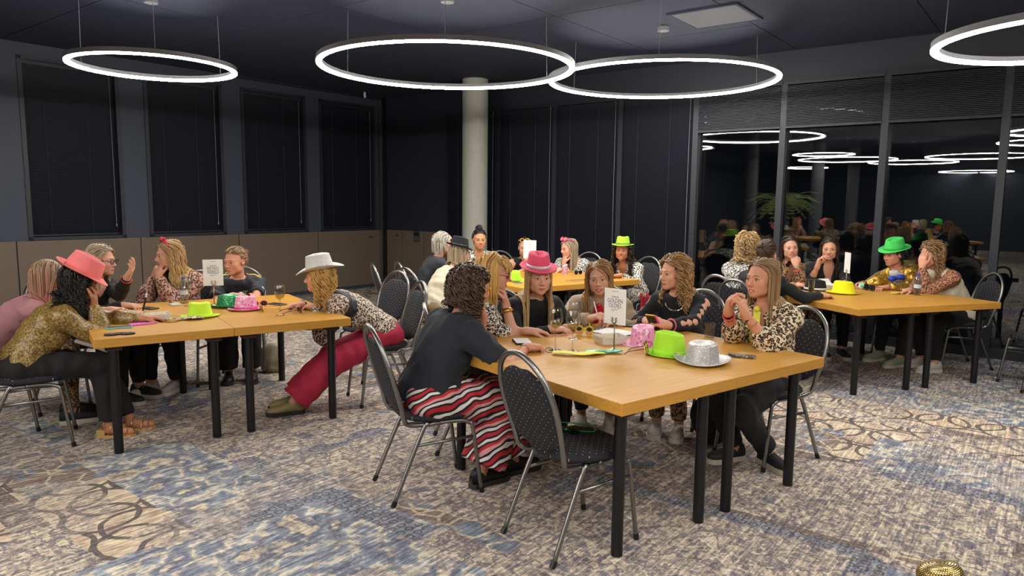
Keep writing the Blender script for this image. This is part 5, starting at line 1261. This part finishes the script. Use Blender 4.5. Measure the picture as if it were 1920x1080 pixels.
def team_sign(label, k, u, v, ang, lines, pole=.165, gold=False):
    """card on a wire holder; ang: direction the card faces, degrees"""
    o = lay(thing('table_sign', label, 'sign', group='team signs on the tables'), k, u, v, ang + 90); mt = metal('rose_gold_wire', 'b98a63', .3) if gold else M_CHROME
    MB().lathe([(0, 0), (.036, 0), (.037, .003), (.014, .010), (.005, .016), (0, .017)], 28).build('base', mt, o, smooth=True, sharp=60)
    MB().tube([(0, 0, .012), (0, 0, pole)], .0038, 10).build('pole', mt, o, smooth=True)
    cl = MB()
    for g in (-1, 1): cl.tube([(0, -.006, pole), (.010 * g, -.007, pole + .006), (.014 * g, -.007, pole + .018), (.010 * g, -.007, pole + .030), (.016 * g, -.007, pole + .036)], .003, 6); cl.tube([(0, .004, pole), (.010 * g, .005, pole + .006), (.014 * g, .005, pole + .03)], .0025, 6)
    cl.build('clip', mt, o, smooth=True)
    z0 = pole - .004; MB().box((-.073, -.0012, z0), (.073, .0012, z0 + .205)).build('card', M_PAPER, o)
    y = -.0016; rows = []
    for tx, size, zz, sx, mt2 in lines:
        me = text_mesh(tx, size * 1.4, mt2, sx=sx); x = put('lettering', me, o); x.matrix_local = Matrix.Translation((0, y, z0 + zz * 1.36)) @ Matrix.Rotation(PI / 2, 4, 'X')
    sq = MB(); P = [(-.022 + .0058 * i + .003 * math.sin(i * 2.1), y, z0 + .079 + .010 * math.sin(i * 1.9) * (1 - i / 12) + .0016 * i) for i in range(10)]; sq.tube(smooth_path(P, 4), .0010, 4); sq.build('script_flourish', M_GREYINK, o)
    MB().box((-.022, y, z0 + .188), (.022, y + .0005, z0 + .190)).build('header_print', M_GREYINK, o)
    return o
def strip(name, label, cat, mat, pts, w, k, th=.004, wave=.006, group=None):
    """soft cloth strip lying along table points (u,v)"""
    P = [T(k, u, v, TZ + .006) for u, v in pts]; b = P[0].copy(); P = smooth_path([p - b + V3(0, 0, .006 + wave * (i % 2)) for i, p in enumerate(P)], 6)
    o = tag(MB().tube(P, [w * (.62 + .38 * math.sin(PI * i / (len(P) - 1)) + .12 * math.sin(.5 * i)) for i in range(len(P))], 10, flat=.17).build(name, mat, None, tuple(b), smooth=True), label, cat, group); return o
def sunnies(label, k, u, v, ang, fm, lm, z=TZ, r=.026, fold=True, tilt=0.0, name='sunglasses', heart=False):
    o = thing(name, label, 'glasses'); m = MB()
    for g in (-1, 1):
        rim = [(.034 * g + r * math.cos(a) * 1.05, .0, r * .85 * math.sin(a)) for a in np.linspace(0, 2 * PI, 22, endpoint=False)]
        MB().tube(rim, .003, 6, closed=True).build('rim', fm, o, smooth=True); MB().add([(p[0], .0005, p[2]) for p in rim] + [(p[0], -.0012, p[2]) for p in rim], [tuple(range(22)), tuple(range(22, 44))[::-1]]).build('lens', lm, o)
        MB().tube(smooth_path([(.062 * g, 0, .008), (.066 * g, .05, .006), (.066 * g, .10, .002), (.064 * g, .135, -.012)], 3), .0024, 5).build('temple', fm, o, smooth=True)
    MB().tube([(-.010, 0, .006), (0, -.003, .010), (.010, 0, .006)], .0026, 5).build('bridge', fm, o)
    p = T(k, u, v, z + r * .85 + .003); o.matrix_world = Matrix.Translation(Vector(p)) @ Matrix.Rotation(math.radians(ang), 4, 'Z') @ Matrix.Rotation(math.radians(tilt), 4, 'X'); return o
def pineapple_glasses(label, k, u, v, ang, s=1.0, tilt=0.0):
    o = thing('pineapple_glasses', label, 'glasses', group='pineapple party glasses'); ym = glitter('yellow_glitter_plastic', 'd9b51e', 'fff0a0', 260.0, .4, .2)
    for g in (-1, 1):
        m = MB(); x = .033 * g; out = [(x + .027 * math.cos(a), .034 + .036 * math.sin(a)) for a in np.linspace(0, 2 * PI, 26, endpoint=False)]
        Mx = Matrix.Rotation(PI / 2, 4, 'X'); m.slab(out, -.004, .004, Mx); fr = m.build('pineapple_front', ym, o)
        MB().slab([(x + .018 * math.cos(a), .044 + .013 * math.sin(a)) for a in np.linspace(0, 2 * PI, 18, endpoint=False)], .0042, .0062, Mx).build('lens', M_LENS, fr)
        for q in (-1, 1): MB().slab([(x + .010 * q + .007 * math.cos(a), .018 + .009 * math.sin(a)) for a in np.linspace(0, 2 * PI, 12, endpoint=False)], .0042, .0058, Mx).build('pink_diamond', plain('pink_gem', 'd987a0', .4), fr)
        for q in (-1, 0, 1): MB().slab([(x + .008 * q - .006, .066), (x + .008 * q + .006, .066), (x + .014 * q, .088)], -.003, .003, Mx).build('leaf', M_BLACKP if q else M_YELP, fr)
        MB().tube(smooth_path([(.058 * g, 0, .045), (.062 * g, .06, .043), (.062 * g, .11, .038), (.061 * g, .14, .022)], 3), .003, 5).build('temple', M_BLACKP, o, smooth=True)
    MB().box((-.01, -.003, .036), (.01, .003, .046)).build('bridge', ym, o)
    o.matrix_world = Matrix.Translation(Vector(T(k, u, v, TZ))) @ Matrix.Rotation(math.radians(ang), 4, 'Z') @ Matrix.Rotation(math.radians(tilt), 4, 'X') @ Matrix.Scale(s, 4); return o
SLATE = plain('slate_blue_ink', '5d6a75', .7)
# left table
team_sign('white sign reading RETRO REBELS on the left table', 1, .89, 1.07, -70, [('TEAM DE', .0105, .112, .8, SLATE), ('RETRO', .024, .091, .8, SLATE), ('REBELS', .024, .071, .8, SLATE)], gold=True)
table_hat('lime_hat', 'yellow green hat on the left table beside the leopard scarf', tuple(T(1, .70, .60)), math.radians(20), M_LIME2, M_LIME2, 'fedora', .95)
table_hat('green_sequin_hat', 'green sequin hat on the left table under the team sign', tuple(T(1, .98, .98)), math.radians(80), M_GRSEQ, None, 'round', .9)
table_hat('pink_floral_hat', 'pink floral hat on the left table beside the aviator sunglasses', tuple(T(1, 1.06, .78)), math.radians(10), M_PKFLOW, plain('hot_pink_band', 'd8388c', .5), 'fedora', .95)
sunnies('hot pink sunglasses resting beside the pink floral hat on the left table', 1, 1.18, .86, 30, M_PINKB, M_LENS)
sunnies('gold aviator sunglasses standing on the left table in front of the floral hat', 1, 1.13, .60, -60, M_GOLD, plain('brown_lens', '4a3c34', .15))
wine_glass(1, 1.20, .36, 'wine glass on the left table near the aviator sunglasses', 1, 1.05)
wine_glass(1, .72, 1.18, 'wine glass in front of the water bottle on the left table', 0, 1.05)
bottle(1, .72, 1.36, 'plastic water bottle with blue cap on the left table')
paper_tray('white paper snack tray on the left table', 1, .42, .60, 34)
slab_thing('clipboard', 'clipboard with white answer sheet on the left table', 'clipboard', 1, .32, .80, 20, .22, .30, .004, M_BLACKP, TZ, (('sheet', -.10, -.14, .10, .13, .004, .0046, M_PAPER), ('clip', -.04, .125, .04, .145, .004, .012, M_CHROME)))
phone('pink phone on the left table in front of the paper tray', 1, .31, .44, -50, plain('pink_phone_case', 'd65fae', .4), False)
phone('teal phone on the left table near the gold sleeve', 1, .17, .36, -60, plain('teal_phone_case', '6fb3ad', .4))
phone('black phone lying by the marker hand on the left table', 1, .44, 1.16, 60, M_BLACKP)
phone('phone with pale case below the green sequin tie', 1, .64, 1.30, 40, plain('pale_phone_case', 'c9c6bf', .4), False)
phone('phone lying face up beside the pink sunglasses', 1, 1.33, .90, 60, plain('grey_phone_case', '5a5c60', .4))
o = strip('leopard_scarf', 'crumpled leopard headband in front of the yellow green hat', 'scarf', leopard('small_leopard', 'd9c8a4', '1d1713', '8f6a3c', 70.0), [(.44, .52), (.50, .44), (.57, .50), (.63, .43), (.70, .46)], .026, 1, wave=.012)
o = thing('eye_mask', 'black sleep mask at the corner of the left table', 'eye mask'); m = MB()
for g in (-1, 1): m.slab([(.045 * g + .040 * math.cos(a), .026 * math.sin(a)) for a in np.linspace(0, 2 * PI, 24, endpoint=False)], 0, .012)
m.slab([(-.02, -.010), (.02, -.010), (.02, .012), (-.02, .012)], .001, .010); bevel(m.build('pads', plain('black_satin', '131316', .35), o), .004, 3)
MB().tube(smooth_path([(-.08, 0, .006), (-.06, .05, .004), (0, .065, .004), (.06, .05, .004), (.08, 0, .006)], 4), .004, 6, flat=.5).build('elastic', M_BLACKP, o); lay(o, 1, .15, .10, 25)
o = thing('marker_pen', 'black marker with white cap held upright over the answer sheet', 'pen'); MB().tube([(0, 0, 0), (0, 0, .10)], .006, 12).build('barrel', M_BLACKP, o); MB().tube([(0, 0, .10), (0, 0, .13)], .0065, 12).build('cap', M_WHT, o); o.matrix_world = Matrix.Translation(Vector(T(1, .36, .80, .79))) @ Matrix.Rotation(.25, 4, 'Y')
sunnies('folded black glasses near the edge of the left table by the clasped hands', 1, 1.36, .42, 120, M_BLACKP, M_LENS, r=.02)
# far table
team_sign('white sign in front of the person covering the mouth at the far table', 2, .80, .97, -95, [('TEAM DE', .010, .112, .8, SLATE)], .20)
table_hat('lime_hat', 'lime hat lying on the far table behind the pink hat', tuple(T(2, .33, .62)), math.radians(200), M_LIME, M_LIME, 'fedora', .95)
o = lay(thing('drink_cup', 'pink patterned cup on the far table', 'cup'), 2, 1.22, .84); MB().lathe([(0, 0), (.028, 0), (.036, .085), (.034, .085), (.027, .004), (0, .004)], 24).build('cup', floral('pink_cup_print', 'c98aa8', 'e8d6e2', '9a6fb0', 60.0), o, smooth=True, sharp=50)
sunnies('dark sunglasses on the far table beside the pink cup', 2, 1.34, .74, 40, M_BLACKP, M_LENS)
strip('blue_ribbon', 'dark blue ribbon on the far table near its front edge', 'ribbon', cloth('dark_blue_ribbon', '2a3158'), [(.72, .22), (.86, .20), (1.0, .23), (1.14, .20)], .014, 2, wave=.003)
phone('phone on the far table next to the lime hat', 2, .22, .40, 20, plain('silver_phone', '8d9096', .3))
# front table
team_sign('white sign reading GOLDEN OLDIES on the front table', 3, .76, .80, -132, [('TEAM DE', .0105, .112, .8, SLATE), ('GOLDEN', .024, .091, .76, SLATE), ('OLDIES', .024, .071, .76, SLATE)], .155)
wine_glass(3, .48, .99, 'left of the two tall wine glasses on the front table', 1, 1.12); wine_glass(3, .54, .91, 'right of the two tall wine glasses on the front table', 1, 1.10); wine_glass(3, .80, 1.18, 'wine glass behind the pineapple glasses on the front table', 0, 1.1)
pineapple_glasses('yellow pineapple glasses standing upright beside the wine glasses', 3, .92, 1.22, -20, 1.0)
pineapple_glasses('yellow pineapple glasses with black temples leaning by the pink floral hat', 3, .84, .62, 70, .85, -10)
paper_tray('white paper snack tray behind the GOLDEN OLDIES sign', 3, .90, .97, 20)
slab_thing('clipboard', 'clipboard with white sheet in front of the beige sweater', 'clipboard', 3, 1.16, 1.20, 45, .21, .28, .004, M_BLACKP, TZ, (('sheet', -.10, -.13, .10, .12, .004, .0046, M_PAPER), ('clip', -.04, .115, .04, .135, .004, .012, M_CHROME)))
slab_thing('notepad', 'small notepad with dark edge beside the navy sleeve', 'notepad', 3, .46, 1.27, 10, .10, .15, .012, M_BLACKP, TZ, (('pages', -.046, -.07, .046, .07, .012, .0132, M_PAPER),))
phone('black phone lying behind the GOLDEN OLDIES sign', 3, 1.42, 1.30, 60, M_BLACKP)
phone('phone with beaded case on the front table by the yellow tie', 3, 1.22, .27, 70, glitter('beaded_case', '4a4440', 'e8e4da', 140.0, .3, .2), False)
table_hat('pink_floral_hat', 'pink floral hat on the front table beside the pineapple glasses', tuple(T(3, 1.02, .82)), math.radians(150), M_PKFLOW, None, 'fedora', .85, hs=1.25)
table_hat('lime_hat', 'lime green hat on the front table next to the silver hat', tuple(T(3, .93, .54)), math.radians(-110), M_LIME, M_LIME, 'fedora', .86, hs=1.38)
table_hat('silver_hat', 'silver glitter hat near the right corner of the front table', tuple(T(3, .94, .32)), math.radians(-20), M_SILVER, None, 'round', 1.02)
tumbler(3, 1.54, .73, 'short drinking glass by the cut out sleeve elbow'); tumbler(3, 1.53, .56, 'short drinking glass between the leopard blouse elbows', .085)
strip('yellow_tie', 'bright yellow satin tie lying near the wine glasses', 'tie', M_YTIE, [(.40, .92), (.44, .86), (.50, .80), (.56, .76), (.62, .74)], .036, 3)
strip('green_bow_tie', 'green sequin bow tie lying before the GOLDEN OLDIES sign', 'bow tie', M_GRSEQ, [(.57, .84), (.62, .79), (.68, .75), (.74, .72)], .034, 3)
strip('pink_straw', 'pink and white wrapped straw behind the wine glasses', 'straw', plain('pink_wrapper', 'd98a98', .5), [(.72, 1.32), (.78, 1.28), (.84, 1.26)], .006, 3, wave=.0)
o = thing('hair_elastic', 'thin black elastic held between fingers on the front table', 'elastic'); MB().tube([(.022 * math.cos(a), .016 * math.sin(a), .012 + .010 * math.sin(a)) for a in np.linspace(0, 2 * PI, 20, endpoint=False)], .002, 5, closed=True).build('loop', M_BLACKP, o); lay(o, 3, .42, .97)
o = thing('party_phone', 'phone with pink bumpy case held in both hands above the front table', 'phone'); bevel(MB().box((-.037, -.075, 0), (.037, .075, .010)).build('body', plain('orange_case', 'e0a021', .4), o)); MB().box((-.033, -.07, -.0012), (.033, .07, 0)).build('screen', M_BLACKP, o)
for i in range(7): MB().ball((-.038, -.06 + .02 * i, .006), .0085, 10, 6).build('bump', M_PINKB, o, smooth=True)
o.matrix_world = Matrix.Translation(Vector(T(3, 1.36, 1.04, .815))) @ Matrix.Rotation(math.radians(140), 4, 'Z') @ Matrix.Rotation(math.radians(50), 4, 'X')
o = thing('goggles', 'green swim goggles with strap lying on the empty foreground chair', 'goggles'); gm = plain('green_goggle', '2fae6a', .3)
for g in (-1, 1): MB().lathe([(.014, 0), (.030, .0), (.032, .018), (.026, .028), (0, .030)], 20, c=(.036 * g, 0, 0)).build('cup', thin_glass('green_lens', '46c98a', .4), o, smooth=True)
MB().tube(smooth_path([(-.068, 0, .01), (-.13, .04, .006), (-.12, .10, .006), (0, .12, .008), (.11, .10, .006), (.13, .03, .006), (.068, 0, .01)], 5), .005, 6, flat=.5).build('strap', gm, o); MB().tube([(-.01, 0, .012), (.01, 0, .012)], .005, 6).build('nose_bridge', gm, o); o.location = (.27, 3.33, .484); o.rotation_euler = (0, 0, -.3)
# right table
team_sign('white sign seen edge on behind the yellow hat on the right table', 4, 1.0, 1.18, -4, [('TEAM DE', .0105, .112, .8, SLATE)], .165)
table_hat('yellow_hat', 'neon yellow hat on the right table', tuple(T(4, .68, .88)), math.radians(-60), M_YEL, M_YEL, 'fedora', 1.08)
table_hat('black_hat', 'black hat with white band behind the drinking glass on the right table', tuple(T(4, .60, 1.16)), math.radians(-100), M_BLKHAT, plain('white_hat_band', 'd8d5cf', .6), 'fedora', .98)
tumbler(4, .36, .95, 'tall glass with dark drink on the right table', .125, .031, plain('cola', '1a0f0a', .1)); bottle(4, 1.27, .58, 'clear water bottle with violet cap on the right table')
o = lay(thing('foam_box', 'white foam snack box behind the yellow hat', 'food box'), 4, .84, 1.22, 15); m = MB(); m.add([(-.06, -.06, 0), (.06, -.06, 0), (.06, .06, 0), (-.06, .06, 0), (-.075, -.075, .045), (.075, -.075, .045), (.075, .075, .045), (-.075, .075, .045)], [(0, 3, 2, 1), (0, 1, 5, 4), (1, 2, 6, 5), (2, 3, 7, 6), (3, 0, 4, 7), (4, 5, 6, 7)]); m.build('base', plain('white_foam', 'dedbd4', .8), o)
m = MB(); m.add([(-.075, .075, .045), (.075, .075, .045), (.06, .11, .09), (-.06, .11, .09), (-.075, .08, .042), (.075, .08, .042), (.06, .116, .088), (-.06, .116, .088)], [(0, 1, 2, 3), (7, 6, 5, 4), (0, 4, 5, 1), (1, 5, 6, 2), (2, 6, 7, 3), (3, 7, 4, 0)]); m.build('lid', plain('white_foam', 'dedbd4', .8), o)
o = thing('red_beads', 'string of orange red beads on the right table before the black v neck', 'necklace')
for i in range(9): MB().ball((-.06 + .015 * i, .004 * math.sin(i * 2), .009), .009, 10, 7).build('bead', plain('orange_red_bead', 'd9452f', .35), o, smooth=True)
lay(o, 4, .98, 1.30, 15)
sunnies('black oversized sunglasses on the right table before the gold jacket', 4, 1.10, .98, -70, M_BLACKP, M_LENS, r=.036)
sunnies('round sunglasses with red lenses on the yellow cloth on the right table', 4, 1.20, .76, -60, M_BLACKP, plain('red_lens', 'b8252a', .15), TZ + .006, .024, tilt=70)
strip('yellow_cloth', 'pale yellow cloth strip on the right table by the bottle', 'cloth', M_YTIE, [(1.08, .70), (1.14, .68), (1.20, .71), (1.26, .70)], .022, 4)
o = lay(thing('panda_mask', 'white and mint toy mask lying before the gold jacket', 'mask'), 4, 1.12, 1.10, -80); MB().ball((0, 0, .03), (.05, .03, .032)).build('face', M_WHT, o, smooth=True); MB().ball((.035, -.012, .045), (.026, .022, .024)).build('mint_patch', plain('mint_plush', '6fd6a0', .8), o, smooth=True); MB().ball((-.02, -.022, .04), (.014, .012, .014)).build('eye_patch', M_BLACKP, o, smooth=True)
phone('black phone lying flat before the black hat on the right table', 4, .30, 1.04, 60, M_BLACKP)

# ------------------------------------------------------------------ bags, jacket, microphone, fern
def soft(name, label, cat, mat, loc, prims, h=.012, amp=.006, seed=1, parts=()):
    pts = np.array([p[1] for p in prims]); f = Field(pts.min(0) - .3, pts.max(0) + .3, h).run(prims).folds(amp, seed, .12); f.plane(V3(0, 0, .0), V3(0, 0, -1)); Vv, Ff = f.net()
    o = thing(name, label, cat, loc); put('bag_body' if cat == 'bag' else 'cloth', np_mesh(name, Vv, Ff, [mat]), o)
    return o
o = soft('backpack', 'black backpack on the floor beside the leopard blouse person', 'bag', cloth('black_nylon', '131316', .7), (1.36, 4.62, 0), [('e', V3(0, 0, .17), (.15, .10, .19), None, .03, 'u'), ('e', V3(-.02, -.09, .12), (.11, .05, .11), None, .03, 'u')])
MB().tube(smooth_path([(-.04, 0, .34), (0, 0, .40), (.04, 0, .34)], 5), .010, 6).build('grab_handle', M_BLACKP, o); MB().tube(smooth_path([(.10, .06, .32), (.20, .08, .2), (.16, .06, .04)], 5), .016, 6, flat=.4).build('strap', M_BLACKP, o)
o = soft('tote_bag', 'cream tote bag on the floor behind the left table', 'bag', cloth('cream_canvas', 'b9ab92'), (-2.20, 6.42, 0), [('e', V3(0, 0, .12), (.13, .07, .16), None, .02, 'u')]); MB().tube(smooth_path([(-.06, 0, .24), (-.04, 0, .36), (.04, 0, .36), (.06, 0, .24)], 5), .008, 6, flat=.4).build('handle', cloth('cream_canvas', 'b9ab92'), o)
o = thing('clutch_bag', 'grey clutch on the lap of the person in gold leopard blouse', 'bag'); bevel(MB().box((-.10, -.05, -.012), (.10, .05, .012)).build('pouch', plain('grey_leather', '8c887f', .5), o), .008, 3); MB().box((-.10, .0, .012), (.10, .05, .016)).build('flap', plain('grey_leather', '8c887f', .5), o); o.matrix_world = Matrix.Translation((-2.70, 4.50, .645)) @ Matrix.Rotation(.2, 4, 'Z') @ Matrix.Rotation(.35, 4, 'Y')
o = soft('jacket', 'black leather jacket draped over the chair at the right picture edge', 'jacket', plain('black_leather', '141416', .35), (4.66, 6.12, .47), [('e', V3(.25, .04, .26), (.09, .24, .26), None, .04, 'u'), ('e', V3(.16, .04, .06), (.16, .22, .07), None, .05, 'u')], .014, .012, 4)
o = thing('hanging_scarf', 'magenta scarf hanging from the chair behind the beige sweater', 'scarf', (1.0, 5.45, .60))
for i in range(4): MB().tube(smooth_path([(.025 * i, .01 * i, .30 - .03 * (i % 2)), (.025 * i + .012, .0, .20), (.025 * i - .01, .01, .10), (.025 * i + .006, .0, .02 * i)], 4), .016, 7, flat=.6).build('fold', M_RTIE, o, smooth=True)
o = thing('microphone', 'gold mesh microphone tip at the bottom right picture edge', 'microphone'); gm = metal('gold_mesh_metal', 'b8923f', .3)
t_ = NT('gold_mesh_grille'); br = t_.n('TexBrick'); br.offset = .5; t_.set(br, 'Vector', t_.coord((1, 1, 1), (0, 0, 0), (0, 0, 0), 'UV')); t_.set(br, 'Color1', lin('f2dfa0')); t_.set(br, 'Color2', lin('d8b765')); t_.set(br, 'Mortar', lin('4a3208')); t_.set(br, 'Scale', 1.0); t_.set(br, 'Brick Width', .0036); t_.set(br, 'Row Height', .0026); t_.set(br, 'Mortar Size', .0007)
M_MESH = t_.out(br.outputs[0], .3, .8)
pr = [(.012, -.03), (.026, -.022), (.028, -.012), (.028, .012), (.0265, .022), (.022, .029), (.012, .0315), (0.0005, .032)]; me = MB().lathe(pr, 40).mesh('grille', M_MESH, True); uv = me.uv_layers.new(name='UVMap')
for lp in me.loops:
    c_ = me.vertices[lp.vertex_index].co; uv.data[lp.index].uv = ((math.atan2(c_.y, c_.x) * .028), c_.z - .6 * math.hypot(c_.x, c_.y))
put('grille', me, o); MB().lathe([(.0285, -.004), (.030, -.003), (.030, .003), (.0285, .004)], 32, c=(0, 0, -.016)).build('ring', gm, o, smooth=True); MB().lathe([(.012, -.03), (.021, -.034), (.017, -.12), (.013, -.19), (0, -.19)], 24).build('handle', gm, o, smooth=True)
o.matrix_world = Matrix.Translation((.553, .85, 1.108)) @ Matrix.Rotation(math.radians(-12), 4, 'Y') @ Matrix.Rotation(math.radians(-14), 4, 'X')
o = thing('microphone_stand', 'black microphone stand below the picture edge', 'stand', (.60, .80, 0)); MB().tube([(0, 0, .02), (-.005, .0, .90)], .009, 12).build('pole', M_LEG, o); MB().lathe([(0, 0), (.13, 0), (.13, .012), (.02, .024), (0, .024)], 32).build('base', M_LEG, o); MB().tube([(-.005, 0, .90), (-.012, .01, .955)], .016, 12).build('clip', M_BLACKP, o)
fern = thing('potted_fern', 'large fern on a tall dark stand, mirrored in the night windows', 'plant', (-4.25, 3.5, 0))
MB().lathe([(0, 0), (.17, 0), (.17, .03), (.13, .05), (.13, 1.30), (.2, 1.35), (.22, 1.58), (.2, 1.58), (.18, 1.42), (0, 1.42)], 28).build('planter', plain('dark_planter', '2a2b2e', .5), fern, smooth=True, sharp=40)
fm = plain('fern_green', 'c4d68c', .6); r_ = random.Random(5)
for i in range(64):
    a = 2 * PI * i / 44 * 5 + r_.uniform(-.1, .1); L = r_.uniform(.5, .85); up = r_.uniform(.15, .7); P = []
    for j in range(9):
        t = j / 8; P.append(V3(math.cos(a) * L * t, math.sin(a) * L * t, 1.56 + up * L * t * 1.7 - .75 * t * t * L))
    m = MB().tube(P, .004, 4)
    for j in range(1, 9):
        for g in (-1, 1):
            q = V3(-math.sin(a), math.cos(a), 0) * g; w = .10 * math.sin(PI * (j / 9) ** .8) + .015; b = P[j]; d = unit(P[j] - P[j - 1])
            m.add([b - d * .018, b + q * w * .6 + d * .006 + V3(0, 0, .01), b + q * w + d * .03 - V3(0, 0, .012), b + q * w * .5 + d * .035], [(0, 1, 2, 3)])
    m.build('frond', fm, fern)

# ------------------------------------------------------------------ more guests behind the camera, seen only mirrored in the night windows
guests = [x for x in COL.objects if x.parent is None and x.name.startswith('person')]
tabs = [x for x in COL.objects if x.parent is None and x.name.startswith('table') and x.get('category') == 'table']
GR = [(-5.4, .9, .35), (-4.2, -1.5, .35), (-6.4, -2.9, .35)]
words = ['left', 'middle', 'farther']
pick = [[0, 3, 14, 17], [22, 15, 4, 16], [5, 12, 11, 2]]
for gi, (gx, gy, ga) in enumerate(GR):
    for j in (0, 1):
        t2 = copytree(tabs[4 + j]); t2.location = (gx + .8 * j * math.cos(ga), gy + .8 * j * math.sin(ga), 0); t2.rotation_euler = (0, 0, ga); t2['label'] = 'oak table behind the camera, %s mirrored group, %s half' % (words[gi], ('near', 'far')[j])
    for n, (u, v, f) in enumerate(((-.35, .4, 0), (-.35, 1.1, 0), (.5, 1.9, -90), (1.95, .9, 180))):
        src = guests[pick[gi][n]]; c2 = copytree(src); ca, sa = math.cos(ga), math.sin(ga)
        c2.location = (gx + u * ca - v * sa, gy + u * sa + v * ca, 0)
        body_yaw = GUEST_YAW[src.name]; c2.rotation_euler = (0, 0, ga + math.radians(f - body_yaw))
        c2['label'] = 'guest behind the camera in the %s mirrored group, %s' % (words[gi], ('first on its near side', 'second on its near side', 'at its far end', 'across the table')[n]); c2['group'] = 'guests mirrored in the night windows'
